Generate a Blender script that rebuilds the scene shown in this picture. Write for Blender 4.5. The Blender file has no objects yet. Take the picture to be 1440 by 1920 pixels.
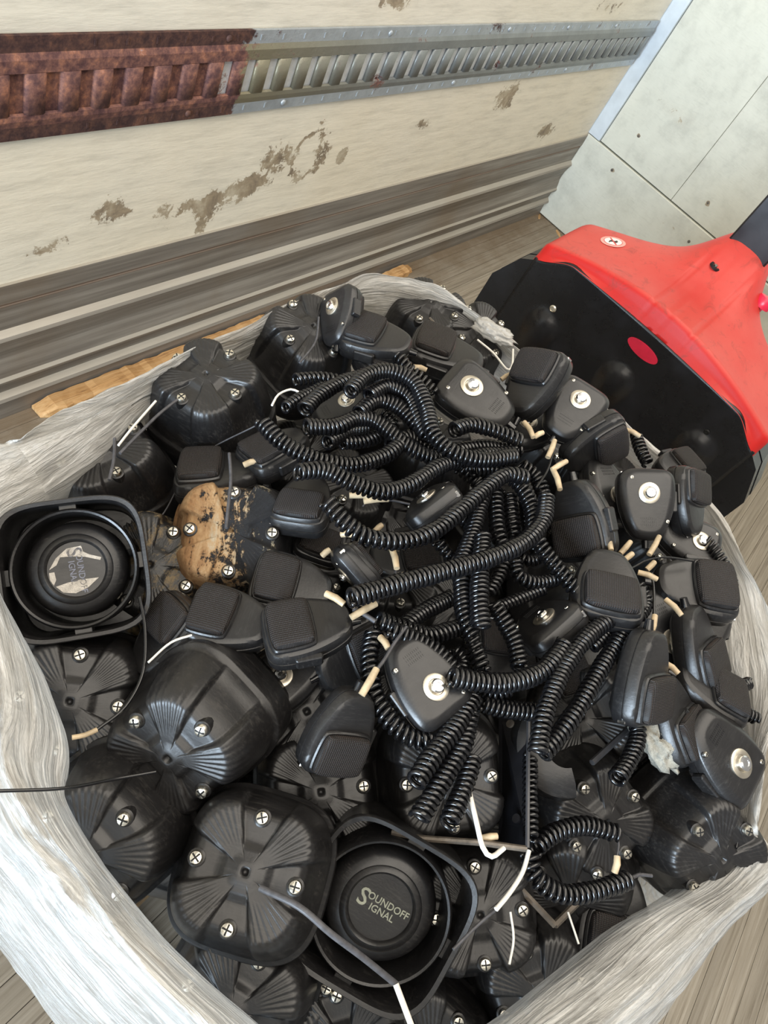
import bpy, math, random
from mathutils import Vector, Matrix, noise
random.seed(7)
C = bpy.context.scene.collection
scn = bpy.context.scene
PI = math.pi

# ---------------------------------------------------------------- camera, light, exposure
RM = Matrix(((0.6103, 0.4468, -0.6541), (-0.6901, 0.7053, -0.1621), (0.3889, 0.5504, 0.7388)))
FOC = 1374.08
CAM = Vector((-3.1399, -0.9943, 1.4))
q = RM.to_quaternion(); q.normalize(); RM = q.to_matrix()
cd = bpy.data.cameras.new('camera'); cam = bpy.data.objects.new('camera', cd); C.objects.link(cam)
cd.sensor_fit = 'HORIZONTAL'; cd.sensor_width = 36; cd.lens = FOC * 36 / 1440; cd.clip_start = 0.02
cam.matrix_world = Matrix.Translation(CAM) @ RM.to_4x4()
scn.camera = cam

w = bpy.data.worlds.new('world'); scn.world = w; w.use_nodes = True
w.node_tree.nodes['Background'].inputs[0].default_value = (1.0, 0.95, 0.88, 1)
w.node_tree.nodes['Background'].inputs[1].default_value = 0.24

def area(name, loc, rot, sx, sy, power, col):
    l = bpy.data.lights.new(name, 'AREA'); l.shape = 'RECTANGLE'; l.size = sx; l.size_y = sy
    l.energy = power; l.color = col
    o = bpy.data.objects.new(name, l); C.objects.link(o); o.location = loc; o.rotation_euler = rot
    return o
# daylight through the open rear door, and the pale translucent roof
area('rear_door_daylight', (-7.6, -1.15, 1.5), (0, math.radians(-90), 0), 2.3, 2.2, 390, (0.70, 0.85, 1.0))
area('translucent_roof_daylight', (-2.6, -1.2, 2.75), (0, 0, 0), 5.0, 1.7, 62, (1.0, 0.92, 0.80))
scn.view_settings.view_transform = 'Standard'; scn.view_settings.look = 'None'
scn.view_settings.exposure = 0.55; scn.view_settings.gamma = 1.0; scn.view_settings.use_curve_mapping = False

# ---------------------------------------------------------------- geometry helpers
def ray(px, py):
    return RM @ Vector(((px - 720) / FOC, -(py - 960) / FOC, -1))
def at(px, py, z):
    d = ray(px, py); return CAM + d * ((z - CAM.z) / d.z)
def atx(px, py, x):
    d = ray(px, py); return CAM + d * ((x - CAM.x) / d.x)

def mesh(name, verts, faces, mats, smooth=40, fm=None):
    me = bpy.data.meshes.new(name); me.from_pydata([tuple(v) for v in verts], [], faces)
    if not isinstance(mats, (list, tuple)): mats = [mats]
    for m in mats: me.materials.append(m)
    if fm: me.polygons.foreach_set('material_index', fm)
    if smooth:
        me.polygons.foreach_set('use_smooth', [True] * len(me.polygons))
        if smooth < 180: me.set_sharp_from_angle(angle=math.radians(smooth))
    me.update(); return me
def obj(name, me, parent=None, mw=None):
    o = bpy.data.objects.new(name, me); C.objects.link(o)
    if parent: o.parent = parent
    if mw is not None: o.matrix_local = mw
    return o
def tag(o, label, cat, group=None, kind=None):
    if label: o['label'] = label
    if cat: o['category'] = cat
    if group: o['group'] = group
    if kind: o['kind'] = kind
    return o
def empty(name, mw, label, cat, group=None):
    o = bpy.data.objects.new(name, None); C.objects.link(o); o.matrix_world = mw
    o.empty_display_size = 0.02
    return tag(o, label, cat, group)

class MB:
    def __init__(s): s.v = []; s.f = []
    def add(s, vs, fs):
        n = len(s.v); s.v += [Vector(v) for v in vs]; s.f += [tuple(i + n for i in f) for f in fs]; return s
    def box(s, a, b, bev=0):
        (x0, y0, z0), (x1, y1, z1) = a, b
        if bev <= 0:
            vs = [(x, y, z) for x in (x0, x1) for y in (y0, y1) for z in (z0, z1)]
            return s.add(vs, [(0, 1, 3, 2), (4, 6, 7, 5), (0, 4, 5, 1), (2, 3, 7, 6), (0, 2, 6, 4), (1, 5, 7, 3)])
        def ring(z, i):
            return [(x0 + i + bev*0, y0 + bev + i*0, z), (x0 + bev, y0 + i, z), (x1 - bev, y0 + i, z), (x1 - i, y0 + bev, z), (x1 - i, y1 - bev, z), (x1 - bev, y1 - i, z), (x0 + bev, y1 - i, z), (x0 + i, y1 - bev, z)]
        b2 = bev * 0.6
        return s.loft([ring(z0, b2), ring(z0 + b2, 0), ring(z1 - b2, 0), ring(z1, b2)])
    def loft(s, rings, cap0=True, cap1=True, closed=True):
        n = len(rings[0]); vs = [p for r in rings for p in r]; fs = []
        for i in range(len(rings) - 1):
            for j in range(n if closed else n - 1):
                k = (j + 1) % n
                fs.append((i * n + j, i * n + k, (i + 1) * n + k, (i + 1) * n + j))
        if cap0: fs.append(tuple(range(n - 1, -1, -1)))
        if cap1: fs.append(tuple(range((len(rings) - 1) * n, len(rings) * n)))
        return s.add(vs, fs)
    def lathe(s, prof, n=24, c=(0, 0, 0), cap=True):
        rings = [[(c[0] + r * math.cos(2 * PI * j / n), c[1] + r * math.sin(2 * PI * j / n), c[2] + z) for j in range(n)] for r, z in prof]
        return s.loft(rings, cap, cap)
    def tube(s, pts, r, n=8, cap=True):
        fr = frames(pts); rings = []
        for i, (p, t, a, b) in enumerate(fr):
            rr = r[i] if isinstance(r, (list, tuple)) else r
            rings.append([p + (a * math.cos(2 * PI * j / n) + b * math.sin(2 * PI * j / n)) * rr for j in range(n)])
        return s.loft(rings, cap, cap)
    def prism(s, pts, ax, lo, hi):
        def mk(p, h):
            l = list(p); l.insert(ax, h); return tuple(l)
        return s.loft([[mk(p, lo) for p in pts], [mk(p, hi) for p in pts]])
    def xf(s, M):
        s.v = [M @ v for v in s.v]; return s
    def mesh(s, name, mat, smooth=40): return mesh(name, s.v, s.f, mat, smooth)
    def build(s, name, mat, parent=None, smooth=40): return obj(name, s.mesh(name, mat, smooth), parent)

def frames(pts):
    pts = [Vector(p) for p in pts]; out = []; a = None
    for i, p in enumerate(pts):
        t = (pts[min(i + 1, len(pts) - 1)] - pts[max(i - 1, 0)]).normalized()
        if a is None:
            a = t.cross(Vector((0.1, 0.2, 1)));
        a = (a - t * a.dot(t)).normalized(); out.append((p, t, a, t.cross(a)))
    return out
def spline(ctrl, step, closed=False):
    P = [Vector(c) for c in ctrl]; n = len(P); out = []
    segs = n if closed else n - 1
    for i in range(segs):
        if closed: p0, p1, p2, p3 = P[(i - 1) % n], P[i], P[(i + 1) % n], P[(i + 2) % n]
        else:
            p1, p2 = P[i], P[i + 1]; p0 = P[i - 1] if i else p1 * 2 - p2; p3 = P[i + 2] if i + 2 < n else p2 * 2 - p1
        k = max(2, int((p2 - p1).length / step + 0.5))
        for j in range(k):
            t = j / k
            out.append(0.5 * ((2 * p1) + (p2 - p0) * t + (2 * p0 - 5 * p1 + 4 * p2 - p3) * t * t + (3 * p1 - p0 - 3 * p2 + p3) * t ** 3))
    if not closed: out.append(P[-1])
    return out
def resample(pts, step):
    out = [pts[0]]; acc = 0
    for a, b in zip(pts, pts[1:]):
        L = (b - a).length
        if L < 1e-9: continue
        d = step - acc
        while d <= L:
            out.append(a.lerp(b, d / L)); d += step
        acc = L - (d - step)
    return out
def sstep(a, b, x):
    t = min(1, max(0, (x - a) / (b - a))); return t * t * (3 - 2 * t)
def text_mesh(body, size, mat, name='lettering', depth=0.0002, shear=0.0, bold=0.0):
    cu = bpy.data.curves.new(name, 'FONT'); cu.body = body; cu.size = size; cu.extrude = depth; cu.offset = bold
    cu.align_x = 'CENTER'; cu.align_y = 'CENTER'; cu.shear = shear; cu.resolution_u = 3
    t = bpy.data.objects.new('tmp', cu); C.objects.link(t)
    dg = bpy.context.evaluated_depsgraph_get(); dg.update()
    me = bpy.data.meshes.new_from_object(t.evaluated_get(dg)); me.name = name
    bpy.data.objects.remove(t); bpy.data.curves.remove(cu)
    me.materials.clear(); me.materials.append(mat); return me

# ---------------------------------------------------------------- materials
class NT:
    def __init__(s, name):
        s.m = bpy.data.materials.new(name); s.m.use_nodes = True; s.t = s.m.node_tree
        s.b = s.t.nodes['Principled BSDF']; s.co = None; s.out = s.t.nodes['Material Output']
    def n(s, ty, **kw):
        x = s.t.nodes.new(ty)
        for k, v in kw.items(): setattr(x, k, v)
        return x
    def l(s, a, b): s.t.links.new(a, b)
    def obj_co(s): return s.n('ShaderNodeTexCoord').outputs['Object']
    def gen_co(s): return s.n('ShaderNodeTexCoord').outputs['Generated']
    def uv(s): return s.n('ShaderNodeTexCoord').outputs['UV']
    def map(s, co, scale=(1, 1, 1), loc=(0, 0, 0), rot=(0, 0, 0)):
        x = s.n('ShaderNodeMapping'); s.l(co, x.inputs[0]); x.inputs['Scale'].default_value = scale
        x.inputs['Location'].default_value = loc; x.inputs['Rotation'].default_value = rot; return x.outputs[0]
    def noise(s, co, sc, det=4, rough=0.55, dist=0):
        x = s.n('ShaderNodeTexNoise'); s.l(co, x.inputs['Vector']); x.inputs['Scale'].default_value = sc
        x.inputs['Detail'].default_value = det; x.inputs['Roughness'].default_value = rough
        x.inputs['Distortion'].default_value = dist; return x.outputs['Fac']
    def ramp(s, f, stops):
        x = s.n('ShaderNodeValToRGB'); s.l(f, x.inputs[0]); e = x.color_ramp.elements
        while len(e) < len(stops): e.new(0.5)
        for i, (p, c) in enumerate(stops):
            e[i].position = p; e[i].color = (*c, 1) if not isinstance(c, (int, float)) else (c, c, c, 1)
        return x.outputs[0]
    def mix(s, f, a, b, mode='MIX'):
        x = s.n('ShaderNodeMix', data_type='RGBA', blend_type=mode)
        for sock, v in ((x.inputs[0], f), (x.inputs[6], a), (x.inputs[7], b)):
            if isinstance(v, (int, float)): sock.default_value = v
            elif isinstance(v, tuple): sock.default_value = (*v, 1)
            else: s.l(v, sock)
        return x.outputs[2]
    def math(s, op, a, b=0.0, c=None):
        x = s.n('ShaderNodeMath', operation=op)
        for i, v in enumerate((a, b, c)):
            if v is None: continue
            if isinstance(v, (int, float)): x.inputs[i].default_value = v
            else: s.l(v, x.inputs[i])
        return x.outputs[0]
    def set(s, k, v):
        sock = s.b.inputs[k]
        if isinstance(v, (int, float)): sock.default_value = v
        elif isinstance(v, tuple): sock.default_value = (*v, 1)
        else: s.l(v, sock)
        return s
    def bump(s, h, st=0.3, d=0.001):
        x = s.n('ShaderNodeBump'); x.inputs['Strength'].default_value = st; x.inputs['Distance'].default_value = d
        s.l(h, x.inputs['Height']); s.l(x.outputs[0], s.b.inputs['Normal']); return s

def plain(name, col, rough=0.5, metal=0.0, var=0.25, sc=60, bump=0.15, bd=0.0005, spec=0.5):
    t = NT(name); co = t.obj_co(); f = t.noise(co, sc)
    lo = tuple(c * (1 - var) for c in col); hi = tuple(min(1, c * (1 + var)) for c in col)
    t.set('Base Color', t.ramp(f, [(0.3, lo), (0.7, hi)])); t.set('Metallic', metal)
    t.set('Roughness', t.ramp(t.noise(co, sc * 0.4), [(0.3, max(0.05, rough - 0.08)), (0.7, min(1, rough + 0.1))]))
    t.set('Specular IOR Level', spec)
    if bump: t.bump(t.noise(co, sc * 8, 2), bump, bd)
    return t.m

M = {}
def black_plastic(name, base, dust, rough):
    t = NT(name); co = t.obj_co()
    scr = t.noise(t.map(co, (60, 420, 200), rot=(0.3, 0.2, 0.6)), 1.0, 5, 0.75)      # fine rubbed scratches
    n = t.noise(co, 30, 6, 0.7); f2 = t.noise(co, 420, 2)
    f = t.math('MULTIPLY', t.ramp(scr, [(0.50, 0), (0.72, 1)]), t.ramp(n, [(0.38, 0.0), (0.66, 1)]))
    t.set('Base Color', t.mix(f, base, dust)); t.set('Specular IOR Level', 0.6)
    t.set('Roughness', t.math('ADD', t.ramp(n, [(0.3, rough - 0.06), (0.7, rough + 0.10)]), t.math('MULTIPLY', f, 0.15)))
    t.bump(t.math('ADD', t.math('MULTIPLY', f2, 0.6), t.math('MULTIPLY', scr, 0.7)), 0.35, 0.0004); return t.m
M['plastic'] = black_plastic('black_moulded_plastic', (0.0105, 0.0100, 0.0105), (0.050, 0.046, 0.042), 0.35)
M['mic'] = black_plastic('black_textured_plastic', (0.0120, 0.0115, 0.0120), (0.035, 0.033, 0.031), 0.33)
M['seam'] = plain('dark_seam', (0.004, 0.004, 0.004), 0.7, bump=0)
M['cord'] = plain('glossy_black_cord', (0.0055, 0.0055, 0.0065), 0.19, var=0.3, sc=80, bump=0.05, bd=0.0002, spec=0.75)
M['screw'] = plain('zinc_screw', (0.80, 0.76, 0.66), 0.28, 1.0, 0.12, 200, 0.1)
M['washer'] = plain('satin_steel_washer', (0.72, 0.66, 0.55), 0.38, 1.0, 0.12, 90, 0.1)
M['chrome'] = plain('bright_metal', (0.85, 0.85, 0.85), 0.18, 1.0, 0.08, 90, 0.05)
M['cream'] = plain('cream_sleeve', (0.50, 0.39, 0.25), 0.42, var=0.3, sc=80)
M['white_wire'] = plain('white_insulation', (0.74, 0.71, 0.65), 0.42, var=0.1, sc=50)
M['grey_strap'] = plain('grey_plastic_strap', (0.065, 0.064, 0.070), 0.45, var=0.3, sc=170)
M['steel_black'] = plain('black_painted_steel', (0.010, 0.010, 0.012), 0.35, var=0.3, sc=40, bump=0.1)
M['steel_worn'] = plain('worn_dark_steel', (0.13, 0.11, 0.09), 0.45, 0.4, 0.4, 90, 0.3)
M['grey_plastic'] = plain('grey_plastic', (0.05, 0.05, 0.055), 0.4, var=0.2)
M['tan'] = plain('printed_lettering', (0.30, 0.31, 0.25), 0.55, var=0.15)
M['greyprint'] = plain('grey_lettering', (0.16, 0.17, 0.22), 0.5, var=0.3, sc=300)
M['lint'] = plain('grey_lint', (0.42, 0.40, 0.34), 0.9, var=0.25, sc=180, bump=0.9, bd=0.002)
M['red_gloss'] = plain('red_button_plastic', (0.68, 0.02, 0.06), 0.35, var=0.1)
M['rubber'] = plain('black_rubber', (0.02, 0.02, 0.02), 0.8)

def grille_mat():
    t = NT('brown_mesh_cloth'); co = t.obj_co()
    wv = t.n('ShaderNodeTexWave', wave_type='BANDS', bands_direction='X'); t.l(co, wv.inputs['Vector']); wv.inputs['Scale'].default_value = 135; wv.inputs['Distortion'].default_value = 0.5
    w2 = t.n('ShaderNodeTexWave', wave_type='BANDS', bands_direction='Y'); t.l(co, w2.inputs['Vector']); w2.inputs['Scale'].default_value = 200
    h = t.math('MULTIPLY', wv.outputs['Fac'], w2.outputs['Fac'])
    c = t.mix(t.noise(co, 60), (0.030, 0.021, 0.018), (0.085, 0.060, 0.050))
    t.set('Base Color', t.mix(h, (0.006, 0.005, 0.005), c)); t.set('Roughness', 0.6)
    t.bump(h, 1.0, 0.0012); return t.m
M['grille'] = grille_mat()

def mud_mat():
    t = NT('mud_caked_plastic'); co = t.obj_co()
    side = t.map(co, (1, 1, 1))
    sx = t.n('ShaderNodeSeparateXYZ'); t.l(side, sx.inputs[0])
    streak = t.noise(t.map(co, (90, 25, 60), rot=(0, 0, 0.5)), 1.0, 6, 0.7, 0.6)
    blot = t.noise(co, 60, 8, 0.82)
    lat = t.math('MULTIPLY', sx.outputs[0], -4.5)            # more mud on one flank
    f = t.math('ADD', t.math('ADD', t.math('MULTIPLY', streak, 1.0), t.math('MULTIPLY', blot, 1.1)), lat)
    fac = t.ramp(t.math('MULTIPLY', f, 0.5), [(0.515, 0), (0.545, 1)])
    mud = t.ramp(t.math('ADD', t.math('MULTIPLY', t.noise(co, 90, 6, 0.8), 0.25), t.math('ADD', t.math('MULTIPLY', streak, 0.8), t.math('MULTIPLY', t.math('ADD', sx.outputs[0], 0.030), 2.0))), [(0.3, (0.11, 0.055, 0.022)), (0.45, (0.34, 0.18, 0.075)), (0.6, (0.50, 0.31, 0.15)), (0.74, (0.52, 0.46, 0.34))])
    t.set('Base Color', t.mix(fac, (0.016, 0.016, 0.018), mud)); t.set('Roughness', t.ramp(fac, [(0, 0.35), (1, 0.85)]))
    t.bump(t.math('ADD', t.math('MULTIPLY', fac, 0.6), blot), 1.0, 0.005); return t.m
M['mud'] = mud_mat()
def dirt_mat():
    t = NT('dirt_spattered_plastic'); co = t.obj_co()
    f = t.math('ADD', t.math('MULTIPLY', t.noise(t.map(co, (90, 25, 60), rot=(0, 0, 0.5)), 1.0, 6, 0.7), 0.5), t.math('MULTIPLY', t.noise(co, 45, 6, 0.8), 0.7))
    fac = t.ramp(f, [(0.60, 0), (0.74, 1)])
    t.set('Base Color', t.mix(fac, (0.014, 0.014, 0.015), (0.26, 0.19, 0.10))); t.set('Roughness', t.ramp(fac, [(0, 0.35), (1, 0.85)]))
    t.bump(f, 0.6, 0.002); return t.m
M['dirt'] = dirt_mat()

def wall_mat(name, base, stains=(), streakdir='X', tint=(0.5, 0.36, 0.2)):
    t = NT(name); co = t.obj_co()
    g = t.noise(t.map(co, (3, 3, 22) if streakdir == 'X' else (4, 4, 4)), 2.2, 6, 0.65)
    c = t.ramp(g, [(0.28, tuple(x * 0.80 for x in base)), (0.5, base), (0.75, tuple(min(1, x * 1.10) for x in base))])
    fine = t.noise(t.map(co, (30, 30, 160)), 1.0, 4)
    c = t.mix(t.ramp(fine, [(0.55, 0), (0.8, 0.35)]), c, tuple(x * 0.72 for x in base))
    warm = t.ramp(t.noise(co, 1.7, 4), [(0.45, 0), (0.75, 0.28)])
    c = t.mix(warm, c, (base[0] * 1.0, base[1] * 0.88, base[2] * 0.68))
    mask = None; nz = t.noise(co, 46, 6, 0.78, 0.6); nz2 = t.noise(co, 14, 5, 0.7, 0.5)
    sx = t.n('ShaderNodeSeparateXYZ'); t.l(co, sx.inputs[0])
    wx = t.math('MULTIPLY', t.math('SUBTRACT', t.noise(co, 13, 4, 0.7), 0.5), 2.2); wz = t.math('MULTIPLY', t.math('SUBTRACT', t.noise(t.map(co, loc=(3, 7, 1)), 13, 4, 0.7), 0.5), 2.2)
    for (a, b, ra, rb, st, ring) in stains:
        u = t.math('ADD', t.math('DIVIDE', t.math('SUBTRACT', sx.outputs['X' if streakdir == 'X' else 'Y'], a), ra), wx)
        v = t.math('ADD', t.math('DIVIDE', t.math('SUBTRACT', sx.outputs['Z'], b), rb), wz)
        d = t.math('SQRT', t.math('ADD', t.math('MULTIPLY', u, u), t.math('MULTIPLY', v, v)))
        if ring: e = t.math('SUBTRACT', 1.0, t.math('MULTIPLY', t.math('ABSOLUTE', t.math('SUBTRACT', d, 0.8)), 2.6))
        else: e = t.math('SUBTRACT', 1.0, d)
        e = t.math('MULTIPLY', t.math('MAXIMUM', e, 0.0), st)
        mask = e if mask is None else t.math('MAXIMUM', mask, e)
    if mask is not None:
        f = t.math('MULTIPLY', t.ramp(t.math('ADD', t.math('MULTIPLY', nz, 0.9), t.math('MULTIPLY', mask, 0.42)), [(0.66, 0), (0.72, 1)]), t.ramp(mask, [(0.02, 0), (0.12, 1)]))
        dk = t.ramp(nz2, [(0.35, (0.10, 0.062, 0.035)), (0.5, (0.27, 0.20, 0.12)), (0.65, (0.46, 0.39, 0.28))])
        c = t.mix(t.math('MULTIPLY', t.ramp(mask, [(0.1, 0), (0.8, 0.30)]), 1.0), c, (0.55, 0.50, 0.40))
        c = t.mix(t.math('MULTIPLY', f, 0.85), c, dk)
    t.set('Base Color', c); t.set('Roughness', 0.55); t.set('Specular IOR Level', 0.3)
    t.bump(t.math('ADD', g, t.math('MULTIPLY', fine, 0.5)), 0.35, 0.003); return t.m

def wood_mat(name, a, b, dark, sx=3.0, seed=0.0):
    t = NT(name); co = t.obj_co()
    inf = t.n('ShaderNodeObjectInfo'); rnd = inf.outputs['Random']
    cmb = t.n('ShaderNodeCombineXYZ'); t.l(t.math('MULTIPLY', rnd, 37.0), cmb.inputs[0]); t.l(t.math('MULTIPLY', rnd, 13.0), cmb.inputs[2])
    add = t.n('ShaderNodeVectorMath', operation='ADD'); t.l(co, add.inputs[0]); t.l(cmb.outputs[0], add.inputs[1])
    g = t.noise(t.map(add.outputs[0], (sx, 130, 60)), 1.0, 6, 0.7, 0.5)
    g2 = t.noise(t.map(add.outputs[0], (1.4, 30, 20)), 1.0, 4, 0.6)
    c = t.ramp(g, [(0.30, dark), (0.45, a), (0.68, b)])
    c = t.mix(t.ramp(g2, [(0.4, 0), (0.7, 0.5)]), c, tuple(x * 0.62 for x in a))
    c = t.mix(t.math('MULTIPLY', rnd, 0.45), c, tuple(x * 0.70 for x in a))
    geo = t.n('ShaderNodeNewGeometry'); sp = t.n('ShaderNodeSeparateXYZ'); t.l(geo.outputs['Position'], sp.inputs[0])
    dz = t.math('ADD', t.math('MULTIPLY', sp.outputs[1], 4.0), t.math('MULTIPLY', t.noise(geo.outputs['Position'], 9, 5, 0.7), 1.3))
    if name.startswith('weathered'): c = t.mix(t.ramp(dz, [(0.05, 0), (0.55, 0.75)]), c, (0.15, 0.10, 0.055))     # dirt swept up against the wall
    t.set('Base Color', c); t.set('Roughness', 0.68); t.bump(g, 0.6, 0.002); return t.m
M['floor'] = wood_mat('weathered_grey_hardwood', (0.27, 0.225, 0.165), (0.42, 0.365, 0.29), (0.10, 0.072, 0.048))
M['pine'] = wood_mat('splintered_pine', (0.50, 0.27, 0.10), (0.66, 0.42, 0.20), (0.16, 0.07, 0.03), 8)
M['palletwood'] = wood_mat('pallet_wood', (0.36, 0.26, 0.16), (0.48, 0.37, 0.24), (0.12, 0.08, 0.05), 4)

def scuff_mat():
    t = NT('dirty_ribbed_metal'); co = t.obj_co()
    g = t.noise(t.map(co, (2.0, 20, 60)), 1.0, 6, 0.65); g2 = t.noise(co, 3, 5)
    c = t.ramp(g, [(0.3, (0.14, 0.12, 0.10)), (0.5, (0.22, 0.195, 0.165)), (0.72, (0.33, 0.30, 0.26))])
    c = t.mix(t.ramp(g2, [(0.5, 0), (0.7, 0.5)]), c, (0.17, 0.115, 0.065))
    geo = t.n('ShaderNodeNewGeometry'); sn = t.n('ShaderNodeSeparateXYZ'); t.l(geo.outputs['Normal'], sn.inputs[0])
    c = t.mix(t.ramp(sn.outputs[2], [(0.25, 0), (0.65, 0.55)]), c, (0.50, 0.45, 0.37))     # light caught by the upward ledges, painted into the colour
    sz = t.n('ShaderNodeSeparateXYZ'); t.l(co, sz.inputs[0])
    c = t.mix(t.ramp(t.math('ABSOLUTE', t.math('SUBTRACT', sz.outputs[2], 0.319)), [(0.003, 0.8), (0.006, 0)]), c, (0.16, 0.07, 0.03))
    t.set('Base Color', c); t.set('Metallic', 0.25); t.set('Roughness', t.ramp(g, [(0.3, 0.55), (0.7, 0.38)])); t.bump(g, 0.3, 0.002); return t.m
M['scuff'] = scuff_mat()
def track_mat(name, off=0.0, clean=(0.42, 0.46, 0.50), olive=0.0, dk=1.0):
    t = NT(name); co = t.obj_co()
    sx = t.n('ShaderNodeSeparateXYZ'); t.l(co, sx.inputs[0])
    nz = t.noise(co, 18, 6, 0.7); nb = t.noise(co, 60, 5, 0.7)
    f = t.math('ADD', t.math('MULTIPLY', t.math('SUBTRACT', -2.03 + off, sx.outputs[0]), 9.0), t.math('MULTIPLY', t.math('SUBTRACT', nz, 0.5), 1.6))
    fac = t.ramp(f, [(0.0, 0), (0.12, 1)])
    spots = t.ramp(t.noise(co, 9, 6, 0.75), [(0.60, 0), (0.66, 1)])
    fac = t.math('MAXIMUM', fac, spots)
    rust = t.ramp(nb, [(0.25, (0.045, 0.022, 0.024)), (0.42, (0.10, 0.050, 0.042)), (0.56, (0.20, 0.105, 0.070)), (0.68, (0.34, 0.17, 0.09)), (0.80, (0.40, 0.36, 0.34))])
    rust = t.mix(1.0, rust, (dk, dk * .85, dk * .95), 'MULTIPLY')
    cl = t.ramp(nz, [(0.3, tuple(x * 0.7 for x in clean)), (0.7, clean)])
    if olive:
        o = t.ramp(t.math('SUBTRACT', -1.55, sx.outputs[0]), [(-0.0, 0.0), (0.5, olive)])
        cl = t.mix(o, cl, (0.24, 0.21, 0.13))
    t.set('Base Color', t.mix(fac, cl, rust)); t.set('Metallic', t.ramp(fac, [(0, 0.45), (1, 0.05)])); t.set('Roughness', t.ramp(fac, [(0, 0.42), (1, 0.75)]))
    t.bump(t.math('ADD', nb, t.math('MULTIPLY', fac, 0.4)), 0.5, 0.002); return t.m
M['track'] = track_mat('rusting_galvanised_steel', 0.0, (0.27, 0.285, 0.28), 0.95)
M['track_edge'] = track_mat('galvanised_flange', 0.0, (0.46, 0.50, 0.53), 0.0, 0.42)
M['track_back'] = track_mat('pale_track_backing', -0.06, (0.84, 0.88, 0.92))
M['trim'] = plain('pale_aluminium_trim', (0.55, 0.60, 0.64), 0.45, 0.3, 0.12, 12, 0.1)

def cover_mat():
    t = NT('scuffed_red_cover'); co = t.obj_co()
    n1 = t.noise(co, 26, 6, 0.75, 1.2); n2 = t.noise(co, 6, 5, 0.6)
    c = t.ramp(n2, [(0.3, (0.52, 0.012, 0.011)), (0.7, (0.60, 0.022, 0.018))])
    geo = t.n('ShaderNodeNewGeometry'); sn = t.n('ShaderNodeSeparateXYZ'); t.l(geo.outputs['Normal'], sn.inputs[0])
    dust = t.math('MULTIPLY', t.ramp(sn.outputs[2], [(0.55, 0), (0.95, 1)]), t.ramp(n2, [(0.3, 0.16), (0.7, 0.36)]))   # dust lies on the level top
    c = t.mix(dust, c, (0.50, 0.20, 0.15))
    c = t.mix(t.ramp(n1, [(0.54, 0), (0.70, 0.6)]), c, (0.24, 0.04, 0.03))
    t.set('Base Color', c); t.set('Roughness', 0.40); t.set('Specular IOR Level', 0.3); t.bump(t.noise(co, 300, 3), 0.2, 0.0006); return t.m
M['cover'] = cover_mat()
def black_case():
    t = NT('scuffed_black_steel_case'); co = t.obj_co()
    n = t.noise(co, 9, 5, 0.7); sc = t.noise(t.map(co, (20, 6, 60), rot=(0.5, 0, 0)), 1.5, 6, 0.75)
    c = t.mix(t.ramp(n, [(0.5, 0), (0.75, 0.7)]), (0.0055, 0.0055, 0.007), (0.017, 0.018, 0.024))
    c = t.mix(t.ramp(sc, [(0.66, 0), (0.76, 0.6)]), c, (0.06, 0.06, 0.075))
    t.set('Base Color', c); t.set('Roughness', t.ramp(n, [(0.3, 0.20), (0.7, 0.36)])); t.bump(n, 0.15, 0.004); return t.m
M['case'] = black_case()

def film_mat():
    t = NT('crumpled_stretch_film'); uv = t.uv()
    def ridged(vec, det=5):
        x = t.n('ShaderNodeTexNoise', noise_type='RIDGED_MULTIFRACTAL'); t.l(vec, x.inputs['Vector']); x.inputs['Scale'].default_value = 1.0
        x.inputs['Detail'].default_value = det; x.inputs['Roughness'].default_value = 0.6; x.inputs['Distortion'].default_value = 0.6; return t.math('MINIMUM', t.math('MULTIPLY', x.outputs['Fac'], 0.5), 0.75)
    s1 = t.noise(t.map(uv, (5, 60, 1)), 1.0, 5, 0.62, 1.2)          # long drawn fibres along the rim
    s2 = t.noise(t.map(uv, (14, 240, 1)), 1.0, 4, 0.6, 0.5)
    s3 = ridged(t.map(uv, (16, 14, 1), rot=(0, 0, 0.5)))              # sharp crumples
    s4 = ridged(t.map(uv, (45, 50, 1), rot=(0, 0, 0.9)), 3)
    mixf = t.math('ADD', t.math('MULTIPLY', s1, 0.60), t.math('ADD', t.math('MULTIPLY', s2, 0.2), t.math('MULTIPLY', s3, 0.20)))
    col = t.ramp(mixf, [(0.34, (0.66, 0.64, 0.60)), (0.5, (0.80, 0.79, 0.76)), (0.62, (0.93, 0.93, 0.92))])
    t.set('Base Color', col); t.set('Roughness', 0.13); t.set('Specular IOR Level', 1.0)
    h = t.math('ADD', t.math('ADD', t.math('MULTIPLY', s1, 0.8), t.math('MULTIPLY', s2, 0.30)), t.math('ADD', t.math('MULTIPLY', s3, 0.8), t.math('MULTIPLY', s4, 0.35)))
    t.bump(h, 1.0, 0.007)
    tr = t.n('ShaderNodeBsdfTransparent'); tl = t.n('ShaderNodeBsdfTranslucent'); t.l(col, tl.inputs[0])
    m1 = t.n('ShaderNodeMixShader'); m1.inputs[0].default_value = 0.25; t.l(t.b.outputs[0], m1.inputs[1]); t.l(tl.outputs[0], m1.inputs[2])
    m2 = t.n('ShaderNodeMixShader'); a = t.math('ADD', t.ramp(mixf, [(0.32, 0.58), (0.50, 0.96)]), 0.0)
    t.l(a, m2.inputs[0]); t.l(tr.outputs[0], m2.inputs[1]); t.l(m1.outputs[0], m2.inputs[2]); t.l(m2.outputs[0], t.out.inputs[0])
    return t.m
M['film'] = film_mat()

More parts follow.
